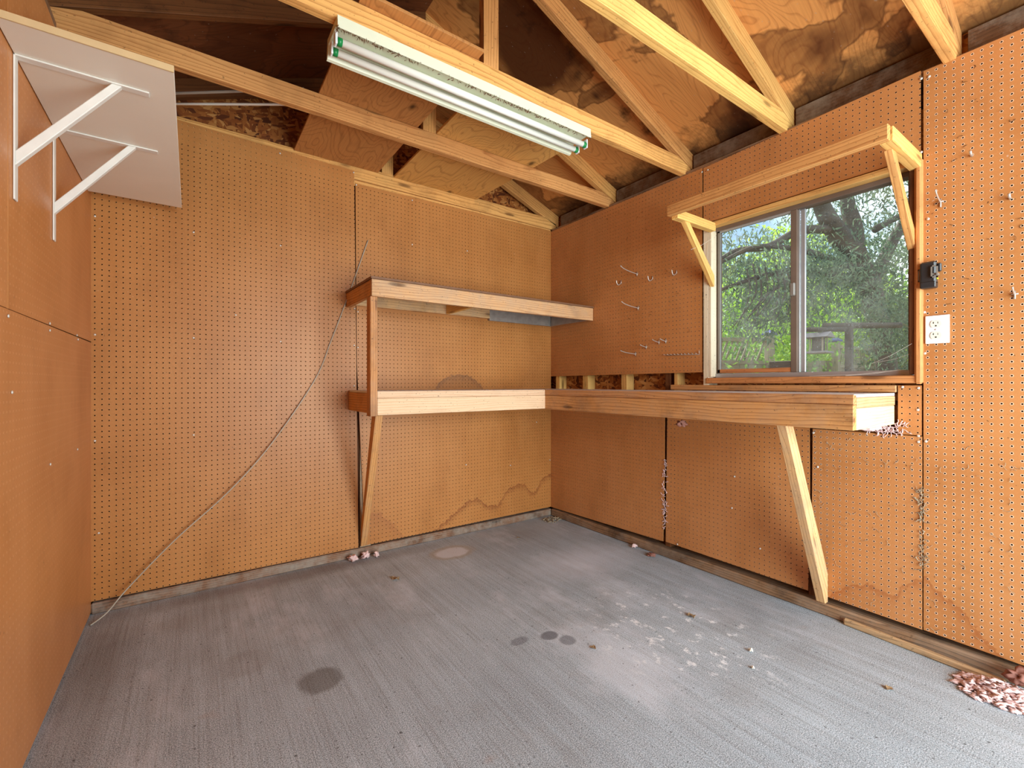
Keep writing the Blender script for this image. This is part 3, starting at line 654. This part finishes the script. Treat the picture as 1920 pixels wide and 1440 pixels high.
for i in range(260):
    cl = rnd.choice((.48, .52, .62, 1.12, 1.2, 1.25, .9, 1.4)); X = min(max(rnd.gauss(cl, .12), fx0), fx1); c0 = Vector((X, rnd.uniform(1.596, 1.610), 2.284 + rnd.uniform(-.006, .006)))
    dv = Vector((rnd.uniform(-1, 1), rnd.uniform(-1, 1), rnd.uniform(-.8, .8))).normalized() * rnd.uniform(.004, .011); sv = dv.cross(Vector((rnd.random(), rnd.random(), rnd.random()))).normalized() * .0016
    bm.faces.new([bm.verts.new(c0 - dv), bm.verts.new(c0 + sv), bm.verts.new(c0 + dv), bm.verts.new(c0 - sv)])
tag(meshobj('leaf_litter', bm, M_debris), 'brown dead leaf crumbs caught along the rim of the fluorescent lamp', 'leaf litter', kind='stuff')

# ---------------------------------------------------------------- outlet and black clip box
ou = empty('power_outlet', (XR, .495, 1.29), 'white duplex power outlet plate on the pegboard right of the window', 'outlet')
box('cover_plate', XR - .007, XR, .458, .530, 1.236, 1.347, M_plastic, ou, .003, axis=2)
for zc in (1.268, 1.313):
    bm = bmesh.new()
    for s_ in (0,):
        ring = [Vector((XR - .0072, .497 + .017 * math.cos(a_ * math.pi / 12), zc + max(-.014, min(.014, .0185 * math.sin(a_ * math.pi / 12))))) for a_ in range(24)]
        A = [bm.verts.new(p) for p in ring]; B = [bm.verts.new(p + Vector((-.002, 0, 0))) for p in ring]
        bm.faces.new(A); bm.faces.new(list(reversed(B)))
        for i in range(24): bm.faces.new((A[(i + 1) % 24], A[i], B[i], B[(i + 1) % 24]))
    bmesh.ops.recalc_face_normals(bm, faces=bm.faces)
    rc = meshobj('receptacle', bm, M_ivory, ou)
    bm = bmesh.new()
    for (dy, w, h) in ((.007, .0016, .008), (-.006, .0016, .007)): bm_box(bm, XR - .0096, XR - .0090, .497 + dy - w / 2, .497 + dy + w / 2, zc + .001, zc + .001 + h)
    bm_box(bm, XR - .0096, XR - .0090, .497 + .0045, .497 + .0095, zc + .0045, zc + .006)
    bm_box(bm, XR - .0096, XR - .0090, .497 - .0025, .497 + .0025, zc - .010, zc - .005)
    meshobj('slots', bm, M_slot, rc)
screw((XR - .0072, .497, 1.2905), N_, ou, .003)
bx = empty('black_clip_box', (XR, .515, 1.51), 'small black plastic tool holder with grey clips above the outlet', 'tool holder')
box('body', XR - .034, XR - .001, .492, .540, 1.468, 1.560, M_black, bx, .006)
box('base', XR - .038, XR - .001, .492, .538, 1.455, 1.480, M_black, bx, .003)
for (y0, y1, z0, z1, dx) in ((.485, .505, 1.492, 1.540, .044), (.538, .549, 1.486, 1.536, .020)):
    bm = bmesh.new(); bm_box(bm, XR - dx, XR - dx + .006, y0, y0 + .004, z0, z1); bm_box(bm, XR - dx, XR - dx + .006, y1 - .004, y1, z0, z1)
    bm_box(bm, XR - dx, XR - dx + .006, y0, y1, z0, z0 + .005); bm_box(bm, XR - dx, XR - dx + .006, y0, y1, z1 - .005, z1); bm_box(bm, XR - dx + .005, XR - .01, y0 + .001, y1 - .001, z0 + .01, z0 + .018)
    meshobj('clip', bm, M_dgrey, bx)
box('hook', XR - .016, XR - .002, .480, .492, 1.518, 1.552, M_black, bx, .004)
box('yellow_tab', XR - .028, XR - .018, .487, .4915, 1.487, 1.493, M_yel, bx, .001)

# ---------------------------------------------------------------- wire hooks on the pegboard
def hook(Y, Z, L, rise, label, grp, T=.014, rad=.0030, bar=.0):
    h = empty('pegboard_hook', (XR, Y, Z), label, 'hook', grp)
    pts = spline([(XR, Y, Z + .0), (XR - .012, Y, Z - .001), (XR - L * .55, Y, Z + rise * .25), (XR - L * .85, Y, Z + rise * .6), (XR - L, Y, Z + rise)], 5)
    tube('prong', pts, rad, M_steel, h, 6)
    if T:
        tube('anchor', [(XR - .003, Y, Z + .012), (XR - .004, Y, Z - T)], rad, M_steel, h, 6)
        tube('anchor', [(XR - .004, Y - .009, Z), (XR - .004, Y + .009, Z)], rad, M_steel, h, 6)
    return h
def pk(x, y): p = onX(x, y, XR); return p.y, p.z
G1 = 'long wire hooks on the pegboard left of the window'
for (x, y, L, r, lab) in ((1195, 513, .165, .030, 'topmost long wire hook on the orange pegboard left of the window'), (1197, 577, .165, .026, 'middle long wire hook on the orange pegboard left of the window'),
                        (1192, 663, .150, .016, 'lowest long wire hook on the orange pegboard left of the window')):
    hook(*pk(x, y), L, r, lab, G1)
G2 = 'short wire hooks low on the pegboard'
for (x, y, L, r, lab) in ((1212, 650, .062, .012, 'leftmost of the three short wire hooks low left of the window'), (1236, 641, .068, .014, 'middle of the three short wire hooks low left of the window'),
                        (1249, 639, .062, .012, 'rightmost of the three short wire hooks low left of the window')):
    hook(*pk(x, y), L, r, lab, G2)
G3 = 'small upturned wire hooks'
for (x, y, lab) in ((1165, 530, 'small upturned wire hook furthest left on the orange pegboard'), (1224, 522, 'small upturned wire hook between the top long hook and the window'),
                    (1269, 511, 'small upturned wire hook closest to the window')):
    Y, Z = pk(x, y); h = empty('pegboard_hook', (XR, Y, Z), lab, 'hook', G3)
    tube('prong', spline([(XR, Y, Z), (XR - .03, Y, Z - .018), (XR - .045, Y, Z - .008), (XR - .05, Y, Z + .012)], 4), .0030, M_steel, h, 6)
    tube('anchor', [(XR - .003, Y, Z + .016), (XR - .003, Y, Z - .006)], .0030, M_steel, h, 6)
hook(*pk(1764, 378), .075, .030, 'wire hook right of the window canopy, beside its side trim', 'hooks right of the window', .022, .0028)
hook(*pk(1903, 551), .05, .020, 'wire hook at the right edge level with the black tool holder', 'hooks right of the window', .018, .0028)
for (x, y, lab) in ((1822, 292, 'stubby peg stuck high in the pegboard right of the canopy'), (1894, 372, 'stubby peg near the right edge of the picture')):
    Y, Z = pk(x, y); tag(tube('peg_stub', [(XR, Y, Z), (XR - .018, Y, Z + .004), (XR - .026, Y, Z + .012)], .0042, M_steel, None, 8), lab, 'peg', 'stubby pegs')
# tool rack strip with prongs
Y0, Z0 = pk(1249, 666); Y1, Z1 = pk(1312, 664)
tr_ = empty('wire_tool_rack', (XR, (Y0 + Y1) / 2, Z0), 'long wire tool rack with a row of small prongs, low left of the window', 'tool rack')
tube('rail', [(XR - .004, Y0, Z0), (XR - .004, Y1, Z1), (XR - .010, Y1 - .002, Z1 + .022)], .0022, M_steel, tr_, 6)
for i in range(10):
    f_ = i / 9; Y = Y0 + (Y1 - Y0) * (f_ * .95 + .02); Z = Z0 + (Z1 - Z0) * f_
    tube('prong', [(XR - .004, Y, Z), (XR - .020, Y + .004, Z + .003), (XR - .024, Y + .005, Z + .008)], .0018, M_steel, tr_, 5)

# ---------------------------------------------------------------- cable leaning on the back wall
cp = [onY(690, 450, D - .007), onY(668, 512, D - .007), onY(645, 575, D - .007), onY(620, 640, D - .007), onY(590, 712, D - .008), onY(510, 830, D - .02), onY(430, 920, D - .03), onY(330, 1010, D - .035), onY(240, 1102, D - .05)]
cp += [Vector((-.315, 2.765, .030)), Vector((-.367, 2.722, .004))]
cb = tube('hanging_cable', spline(cp, 6), .0032, M_cable, None, 6)
tag(cb, 'thin grey cable bowing down the back wall pegboard to the left corner', 'cable')

# ---------------------------------------------------------------- debris
def tuft(name, p, s_, mat, label, grp, seed, cat='insulation'):
    bm = bmesh.new(); bmesh.ops.create_icosphere(bm, subdivisions=3, radius=1)
    for v in bm.verts:
        n = mnoise.fractal(v.co * 1.9 + Vector((seed, seed * 2, 0)), .8, 2.2, 4); v.co *= .75 + .75 * n
        v.co = Vector((v.co.x * s_[0], v.co.y * s_[1], v.co.z * s_[2]))
    z0 = min(v.co.z for v in bm.verts)
    for v in bm.verts: v.co.z -= z0
    return tag(meshobj(name, bm, mat, None, Matrix.Translation(Vector(p)) @ Matrix.Rotation(seed, 4, 'Z'), smooth=True), label, cat, grp)
def fl_(x, y): r = ray(x, y); k = (0 - CAM_H) / r.z; return Vector((r.x * k, r.y * k, 0.001))
GT = 'pink insulation tufts by the back wall'
for i, (x, y, a_, b_, h, lab) in enumerate(((623, 1048, .05, .025, .025, 'pink insulation tuft furthest left along the back wall'), (661, 1053, .035, .022, .022, 'pink insulation tuft in front of the gap between the back panels'),
        (686, 1047, .03, .02, .022, 'middle small pink insulation tuft under the slanting brace'), (706, 1044, .022, .016, .02, 'rightmost small pink insulation tuft by the back wall'))):
    tuft('insulation_tuft', fl_(x, y), (a_, b_, h), M_insul, lab, GT, i + 1.3)
tuft('insulation_tuft', fl_(1190, 1027), (.022, .016, .014), M_insul, 'pink insulation crumb on the floor below the right wall gap', 'insulation crumbs on the floor', 6.1)
tuft('insulation_tuft', fl_(1222, 1043), (.03, .03, .01), M_insul_d, 'brownish insulation crumb by the right wall plate', 'insulation crumbs on the floor', 7.7)
tuft('insulation_tuft', Vector((XR - .06, .70, .873)), (.05, .045, .016), M_insul, 'pink insulation clump hanging out under the bench end', 'insulation under the bench', 9.2)
tuft('insulation_tuft', onX(1279, 793, XR - .33) + Vector((0, 0, -.02)), (.02, .03, .02), M_insul_d, 'dark fluff clump hanging under the bench front board', 'insulation under the bench', 4.4)
def crumb_pile(name, c0, rx, ry, h, n, mat, label, seed, cat):
    rr = random.Random(seed); bm = bmesh.new()
    for i in range(n):
        a_ = rr.uniform(0, 6.28); q = rr.random() ** .6; p = Vector((c0[0] + rx * q * math.cos(a_), c0[1] + ry * q * math.sin(a_), 0)); s_ = rr.uniform(.004, .011)
        z = s_ * .5 + h * (1 - q) * rr.random()
        b = bmesh.new(); bmesh.ops.create_icosphere(b, subdivisions=2, radius=1)
        rot = Matrix.Rotation(rr.uniform(0, 6), 4, 'Z') @ Matrix.Rotation(rr.uniform(-.6, .6), 4, 'X')
        for v in b.verts:
            k = .7 + .9 * mnoise.noise(v.co * 1.7 + Vector((i * 3.1, 0, seed))); v.co = rot @ Vector((v.co.x * s_ * 1.9 * k, v.co.y * s_ * k, v.co.z * s_ * .55 * k)) + p + Vector((0, 0, z))
        me = bpy.data.meshes.new('t'); b.to_mesh(me); b.free(); bm.from_mesh(me); bpy.data.meshes.remove(me)
    return tag(meshobj(name, bm, mat, smooth=True), label, cat, kind='stuff')
crumb_pile('insulation_pile', (2.275, .315, 0), .10, .11, .05, 420, M_insul, 'pile of pale pink insulation crumbs at the foot of the right wall', 3, 'insulation')
tuft('insulation_tuft', (2.345, .265, .028), (.045, .035, .03), M_insul_d, 'dark reddish insulation clump on the plate above the pink pile', 'insulation at the right wall', 2.2)
crumb_pile('corner_dust', (2.32, 2.74, 0), .09, .06, .012, 60, M_insul_y, 'grey dust and crumbs gathered in the far corner of the floor', 5, 'dust')
def leaf(x, y, s_, label, seed, grp='dead leaves on the floor'):
    rr = random.Random(seed); bm = bmesh.new(); p = fl_(x, y); n = 9
    top = []; bot = []
    for i in range(n):
        f_ = i / (n - 1); w = math.sin(math.pi * f_) ** .8 * .38 * (1 + .25 * rr.uniform(-1, 1)); z = .12 * math.sin(f_ * 5 + seed)
        top.append(Vector((f_ - .5, w, .16 + z + .15 * rr.random()))); bot.append(Vector((f_ - .5, -w, .12 + z + .1 * rr.random())))
    mid = [Vector(((a_.x + b_.x) / 2, 0, .06)) for a_, b_ in zip(top, bot)]
    V = [[bm.verts.new(q * s_) for q in row] for row in (top, mid, bot)]
    for r_ in range(2):
        for i in range(n - 1): bm.faces.new((V[r_][i], V[r_ + 1][i], V[r_ + 1][i + 1], V[r_][i + 1]))
    bmesh.ops.remove_doubles(bm, verts=bm.verts, dist=1e-5)
    bmesh.ops.solidify(bm, geom=bm.faces[:], thickness=.0006)
    z0 = min(v.co.z for v in bm.verts)
    for v in bm.verts: v.co.z -= z0
    return tag(meshobj('dead_leaf', bm, M_leaf, None, Matrix.Translation(p) @ Matrix.Rotation(seed, 4, 'Z')), label, 'leaf', grp)
leaf(1297, 1156, .045, 'curled brown leaf on the concrete in front of the slanting bench brace', 1)
leaf(742, 1085, .05, 'curled pale leaf on the floor in front of the insulation tufts', 2)
leaf(973, 1008, .025, 'tiny dry leaf between the light ring stain and the far corner', 3)
leaf(1243, 1031, .03, 'small dry leaf beside the right wall plate', 4)
leaf(1112, 1215, .025, 'tiny dark leaf scrap in the middle of the floor', 5)
leaf(1668, 1292, .028, 'small dark leaf scrap right of centre near the front', 6)
for (x, y, s_, lab) in ((1407, 1221, .011, 'larger pale pebble on the floor in front of the bench brace'), (1411, 1253, .008, 'smaller pale pebble nearest the camera of the two')):
    tuft('pebble', fl_(x, y), (s_, s_ * .8, s_ * .6), M_stone, lab, 'pale pebbles on the floor', x * .01, 'pebble')

# fluff caught on the right wall, in its gaps and on the sill
def fibres(name, n, region, lens, rad, mats, label, seed, wall=XR):
    rr = random.Random(seed); bm = bmesh.new()
    for i in range(n):
        y, z = region(rr); p = Vector((wall - .002, y, z)); a_ = rr.uniform(0, 6.28); L = rr.uniform(*lens); pts = [p.copy()]
        for k in range(5):
            a_ += rr.uniform(-.9, .9); p = p + Vector((rr.uniform(-.0022, .0016), math.cos(a_) * L / 5, math.sin(a_) * L / 5)); p.x = min(p.x, wall - .0012); pts.append(p.copy())
        bm_tube(bm, pts, [rad * rr.uniform(.5, 1.2) for _ in pts], 4)
    return tag(meshobj(name, bm, mats), label, 'fluff', kind='stuff')
fibres('pale_fibres', 85, lambda q: (q.uniform(.20, .93), q.uniform(.1, .85)), (.01, .035), .0008, M_insul_y, 'pale loose fibres stuck to the lower right pegboard', 1)
fibres('dark_fibres', 60, lambda q: (q.uniform(.22, 1.9), q.uniform(1.2, 2.3) if q.random() < .6 else q.uniform(.1, .85)), (.006, .022), .0009, M_debris, 'dark little fibres and webs stuck to the right pegboard', 2) if False else None
fibres('upper_fibres', 46, lambda q: (q.choice((q.uniform(.22, .52), q.uniform(1.52, 2.3))), q.uniform(1.35, 2.28)), (.006, .024), .0009, M_debris, 'dark fibres and dead web bits stuck to the upper right pegboard', 3)
fibres('seam_fluff', 70, lambda q: (q.gauss(.541, .004), q.uniform(.32, .66)), (.010, .03), .0016, M_insul_y, 'grey fluff squeezed out of the seam right of the bench brace', 4)
fibres('gap_insulation', 60, lambda q: (q.gauss(1.760, .004), q.uniform(.16, .60)), (.010, .03), .0022, M_insul, 'pink insulation showing in the gap between the lower right panels', 5)
fibres('bench_end_fluff', 90, lambda q: (q.gauss(.665, .035), q.uniform(.868, .90)), (.012, .04), .0018, M_insul, 'pink insulation strands hanging under the bench end', 6)
bm = bmesh.new()
for (a_, b_) in (((XR + .03, .60, 1.135), (XR + .0, .95, 1.112)), ((XR - .01, .57, 1.24), (XR + .045, .72, 1.165)), ((XR - .005, .56, 1.30), (XR + .04, .61, 1.33)), ((XR, .575, 1.2), (XR + .04, .70, 1.17)), ((XR - .006, 1.44, 1.9), (2.2, 1.44, 1.80)), ((XR + .04, .62, 1.137), (XR - .01, .80, 1.113))):
    m_ = (Vector(a_) + Vector(b_)) / 2 + Vector((0, 0, -.006)); bm_tube(bm, [a_, m_, b_], .0006, 4)
tag(meshobj('cobweb', bm, M_pvc), 'fine white cobweb strands at the window corners', 'cobweb', kind='stuff')

# ---------------------------------------------------------------- garden outside the window
GZ = -.1
def fence(pa, pb, ztop, label, seed, posts_in=False):
    pa = Vector((pa.x, pa.y, GZ)); pb = Vector((pb.x, pb.y, GZ)); u = (pb - pa); L = u.length; u.normalize(); n = Vector((-u.y, u.x, 0))
    M = Matrix((u, n, Vector((0, 0, 1)))).transposed().to_4x4(); M.translation = pa
    T = bpy.data.objects.new('garden_fence', None); link(T, M); tag(T, label, 'fence', 'garden fence panels'); H = ztop - GZ; lat = .42
    bm = bmesh.new(); k = int(L / .14); w = L / k
    for i in range(k): bm_box(bm, i * w + .003, (i + 1) * w - .003, -.01, .01, .02, H - lat, .002)
    meshobj('board', bm, M_grey_w, T, M)
    for z0, z1 in ((H - lat, H - lat + .06), (H - .06, H), (H - lat - .16, H - lat - .09)):
        bm = bmesh.new(); bm_box(bm, 0, L, -.03, .03, z0, z1, .003); meshobj('rail', bm, M_grey_w, T, M)
    bm = bmesh.new(); i = 0; x = .0
    while x < L - .1:
        for s_ in (0,):
            a_ = Vector((x, 0, H - lat + .06)); b_ = Vector((x + .12, 0, H - .06)); d_ = (b_ - a_).normalized(); q = Vector((0, 1, 0)).cross(d_) * .014
            V = [bm.verts.new(p) for p in (a_ - q + Vector((0, -.008, 0)), a_ + q + Vector((0, -.008, 0)), b_ + q + Vector((0, -.008, 0)), b_ - q + Vector((0, -.008, 0)), a_ - q + Vector((0, .008, 0)), a_ + q + Vector((0, .008, 0)), b_ + q + Vector((0, .008, 0)), b_ - q + Vector((0, .008, 0)))]
            for f_ in ((0, 1, 2, 3), (7, 6, 5, 4), (0, 4, 5, 1), (1, 5, 6, 2), (2, 6, 7, 3), (3, 7, 4, 0)): bm.faces.new([V[j] for j in f_])
        x += .085
    bmesh.ops.recalc_face_normals(bm, faces=bm.faces)
    meshobj('lattice', bm, M_grey_w, T, M)
def fpost(p, ztop, label):
    T = empty('fence_post', (p.x, p.y, GZ), label, 'post', 'fence posts with blue caps')
    box('shaft', p.x - .055, p.x + .055, p.y - .055, p.y + .055, GZ, ztop, M_grey_w, T, .005)
    bm = bmesh.new(); bm_box(bm, p.x - .085, p.x + .085, p.y - .085, p.y + .085, ztop, ztop + .03, .004)
    c0 = [bm.verts.new((p.x + a_ * .08, p.y + b_ * .08, ztop + .03)) for a_, b_ in ((-1, -1), (1, -1), (1, 1), (-1, 1))]; ap = bm.verts.new((p.x, p.y, ztop + .09))
    for i in range(4): bm.faces.new((c0[i], c0[(i + 1) % 4], ap))
    meshobj('cap', bm, M_blue, T)
A0, A1 = at(1250, 719, 7.0), at(1436, 719, 7.1)
fence(A0, A1, 1.8, 'grey garden fence panel with lattice top seen through the left pane', 1)
fpost(at(1443, 719, 7.1), 1.84, 'fence post with blue cap at the end of the left-pane fence')
B0, B1, B2, B3 = at(1567, 719, 8.4), at(1640, 719, 9.3), at(1720, 719, 10.4), at(1500, 719, 8.2)
fence(at(1572, 719, 8.45), at(1636, 719, 9.25), 1.8, 'garden fence panel with slatted top between the two blue-capped posts in the right pane', 2)
fence(at(1645, 719, 9.35), B2, 1.8, 'garden fence panel running off behind the right-hand post', 3)
fpost(B0, 1.86, 'blue-capped fence post beside the bird feeder'); fpost(B1, 1.84, 'blue-capped fence post furthest right')
# low fence
bm = bmesh.new(); pa, pb = at(1450, 719, 9.0), at(1562, 719, 8.6); u = (pb - pa); L = u.length; u.normalize()
M = Matrix((u, Vector((-u.y, u.x, 0)), Vector((0, 0, 1)))).transposed().to_4x4(); M.translation = Vector((pa.x, pa.y, GZ))
for i in range(9): bm_box(bm, i * L / 9 + .003, (i + 1) * L / 9 - .003, -.01, .01, 0, 1.62)
tag(meshobj('low_fence', bm, M_grey_w, None, M), 'plain low board fence behind the bird feeder', 'fence')
# bird feeder and its stand
pp = at(1592, 719, 4.6)
sd = empty('feeder_stand', (pp.x, pp.y, GZ), 'dark timber T-shaped stand in the garden outside the right pane', 'stand')
box('post', pp.x - .03, pp.x + .03, pp.y - .03, pp.y + .03, GZ, 1.69, M_bark, sd, .004)
la, lb = at(1500, 620, 4.55), at(1592, 617, 4.6)
tube('lower_arm', [(la.x, la.y, 1.62), (lb.x, lb.y, 1.63)], .026, M_bark, sd, 6)
la, lb = at(1545, 612, 4.6), at(1688, 606, 4.7)
tube('upper_arm', [(la.x, la.y, 1.665), (lb.x, lb.y, 1.685)], .032, M_bark, sd, 6)
fp = at(1535, 719, 4.6)
fd = empty('bird_feeder', (fp.x, fp.y, 1.39), 'small weathered house-shaped bird feeder hanging outside the right pane', 'bird feeder')
def lb_(name, a0, a1, b0, b1, z0, z1, mat): return box(name, fp.x + a0, fp.x + a1, fp.y + b0, fp.y + b1, z0, z1, mat, fd, .002)
lb_('tray', -.10, .10, -.10, .10, 1.385, 1.405, M_house)
for a_, b_ in ((-.06, -.06), (.05, -.06), (-.06, .05), (.05, .05)): lb_('corner_post', a_, a_ + .012, b_, b_ + .012, 1.405, 1.545, M_grey_w)
lb_('seed_box', -.044, .046, -.044, .046, 1.405, 1.54, M_bark)
prism('roof', [(fp.x - .11, fp.y - .11, 1.545), (fp.x + .11, fp.y - .11, 1.545), (fp.x, fp.y - .11, 1.60)], (0, .22, 0), M_house, fd, (1, 0, 0))
tube('hanger', [(fp.x, fp.y, 1.59), (fp.x, fp.y, 1.625)], .004, M_bark, fd, 5)
# wooden box outside by the sill
q = at(1470, 683, 3.4); o = empty('nest_box', (q.x, q.y, q.z - .03), 'low weathered wooden box with two round holes outside the left pane', 'box')
box('shell', q.x - .05, q.x + .05, q.y - .085, q.y + .085, q.z - .03, q.z + .025, M_bark, o, .003)
st_ = box('stand', q.x - .03, q.x + .03, q.y - .03, q.y + .03, GZ, q.z - .031, M_grey_w, o, .003)

def leaves(bm_pts, n, spread, size, asp, rr, droop=.6, flat=.6):
    """a numpy cloud of pointed leaves around the given centres"""
    C = np.array([tuple(p[:3]) for p in bm_pts]); S = np.array([p[3] if len(p) > 3 else spread for p in bm_pts])
    idx = rr.integers(0, len(C), n); P = C[idx] + rr.normal(0, 1, (n, 3)) * S[idx, None] * np.array((1, 1, flat))
    d = rr.normal(0, 1, (n, 3)); d[:, 2] -= droop * 2; d /= np.linalg.norm(d, axis=1)[:, None]
    s_ = np.cross(d, rr.normal(0, 1, (n, 3))); s_ /= np.linalg.norm(s_, axis=1)[:, None]
    ln = size * rr.uniform(.6, 1.3, (n, 1)); a_ = P; b_ = P + d * ln * .4 + s_ * ln * asp; c_ = P + d * ln; e_ = P + d * ln * .4 - s_ * ln * asp
    V = np.stack((a_, b_, c_, e_), 1).reshape(-1, 3); Fc = np.arange(4 * n).reshape(n, 4)
    return V, Fc
def leafobj(name, V, Fc, mat, parent):
    me = bpy.data.meshes.new(name); me.from_pydata(V.tolist(), [], Fc.tolist()); me.materials.append(mat)
    return link(bpy.data.objects.new(name, me), Matrix.Identity(4), parent)
rr = np.random.default_rng(11)
# the old tree in front of the window
tp = at(1668, 719, 6.2)
tree = empty('garden_tree', (tp.x, tp.y, GZ), 'old dark tree with forked limbs and drooping narrow leaves outside the window', 'tree')
bm = bmesh.new()
def limb(pix, r0, r1, k=6):
    pts = spline([at(*p) for p in pix], k); n = len(pts); bm_tube(bm, pts, [r0 + (r1 - r0) * i / (n - 1) for i in range(n)], 8); return pts
L_ = []
L_.append(limb([(1668, 740, 6.2), (1655, 640, 6.2), (1630, 540, 6.1), (1598, 470, 6.0)], .12, .15))
L_.append(limb([(1598, 475, 6.0), (1565, 430, 5.9), (1545, 395, 5.8), (1520, 330, 5.7), (1490, 230, 5.5)], .14, .06))
L_.append(limb([(1602, 478, 6.0), (1600, 425, 6.1), (1588, 370, 6.2), (1600, 290, 6.3)], .13, .06))
L_.append(limb([(1560, 430, 5.9), (1500, 432, 5.6), (1440, 462, 5.3), (1380, 470, 5.2), (1330, 500, 5.1)], .06, .02))
L_.append(limb([(1598, 500, 6.0), (1540, 480, 5.7), (1500, 468, 5.5), (1420, 462, 5.2), (1350, 492, 5.1)], .05, .02))
L_.append(limb([(1590, 520, 6.0), (1500, 505, 5.6), (1420, 520, 5.3), (1345, 545, 5.2)], .045, .018))
L_.append(limb([(1630, 540, 6.1), (1680, 440, 6.3), (1720, 370, 6.5)], .09, .04))
L_.append(limb([(1640, 430, 6.2), (1700, 400, 6.3), (1760, 390, 6.3)], .05, .02))
L_.append(limb([(1400, 600, 5.2), (1430, 560, 5.2), (1470, 530, 5.3), (1500, 505, 5.5)], .008, .02))
for k in range(10):
    x = 1400 + k * 11; L_.append(limb([(x, 500 + rnd.uniform(-10, 10), 5.2), (x + 6, 550, 5.1), (x - rnd.uniform(0, 40), 600 + rnd.uniform(-10, 15), 5.0)], .012, .004, 4))
meshobj('trunk', bm, M_bark, tree, smooth=True)
cs = []
for pts in L_[1:]:
    for p in pts[::3]: cs.append((p.x * 1.05, p.y * 1.05, p.z - .05, .24))
for i in range(90):
    x = rnd.uniform(1300, 1760); y = rnd.uniform(200, 520); p = at(x, y, rnd.uniform(5.8, 7.2)); cs.append((p.x, p.y, p.z, .22))
for i in range(30):
    p = at(rnd.uniform(1510, 1710), rnd.uniform(480, 600), rnd.uniform(5.2, 6.0)); cs.append((p.x, p.y, p.z, .18))
for i in range(14):
    p = at(rnd.uniform(1635, 1710), rnd.uniform(560, 680), rnd.uniform(5.0, 5.8)); cs.append((p.x, p.y, p.z, .16))
V, Fc = leaves(cs, 19000, .3, .085, .12, rr)
tag(leafobj('foliage', V, Fc, M_leaf_dark, tree), kind='stuff')
# shrubs and trees beyond the fences
def shrub(name, pix, d, w, h, zc, mat, label, n, size=.09, asp=.24):
    p = at(pix, 719, d); T = empty(name, (p.x, p.y, GZ), label, 'tree' if 'tree' in name else 'shrub', 'greenery behind the fences')
    tube('trunk', [(p.x, p.y, GZ), (p.x + .05, p.y, zc * .6), (p.x, p.y + .05, zc)], [.07, .05, .03], M_bark, T, 6)
    cc = [(p.x + rr.normal() * w, p.y + rr.normal() * w * .8, zc + rr.normal() * h, .28) for _ in range(46)]
    V, Fc = leaves(cc, n, .3, size, asp, rr, .2, .8); V[:, 2] = np.maximum(V[:, 2], GZ + .05)
    tag(leafobj('foliage', V, Fc, mat, T), kind='stuff')
shrub('tall_shrub', 1395, 8.6, .8, .55, 2.1, M_leaf_mid, 'green shrub rising over the left-pane fence', 7000)
shrub('tall_shrub', 1480, 9.6, .45, .75, 1.5, M_leaf_lime, 'bright lime shrub between the left fence post and the window bar', 6000)
shrub('tall_shrub', 1460, 11.0, 1.0, .7, 3.0, M_leaf_lime, 'yellow-green treetop low behind the window bar', 7000, .11)
shrub('tall_shrub', 1530, 10.6, .8, .8, 2.4, M_leaf_lime, 'lime shrub above the bird feeder', 7000, .1)
shrub('tall_shrub', 1610, 11.5, .8, .6, 2.0, M_leaf_mid, 'green shrub over the right-pane fence', 6000, .1)
shrub('tall_shrub', 1730, 9.0, .5, .9, 1.7, M_leaf_dark, 'dark shrub at the right edge of the window', 8000)
shrub('background_tree', 1560, 14.0, 1.7, .9, 3.2, M_leaf_mid, 'tall green tree far behind the forked limbs', 3500, .15)
shrub('background_tree', 1400, 13.0, 1.5, .9, 2.7, M_leaf_dark, 'dark tree far behind the left pane', 3500, .14)
shrub('background_tree', 1700, 14.0, 1.5, 1.0, 3.0, M_leaf_dark, 'dark tree far behind the right side of the window', 5000, .15)
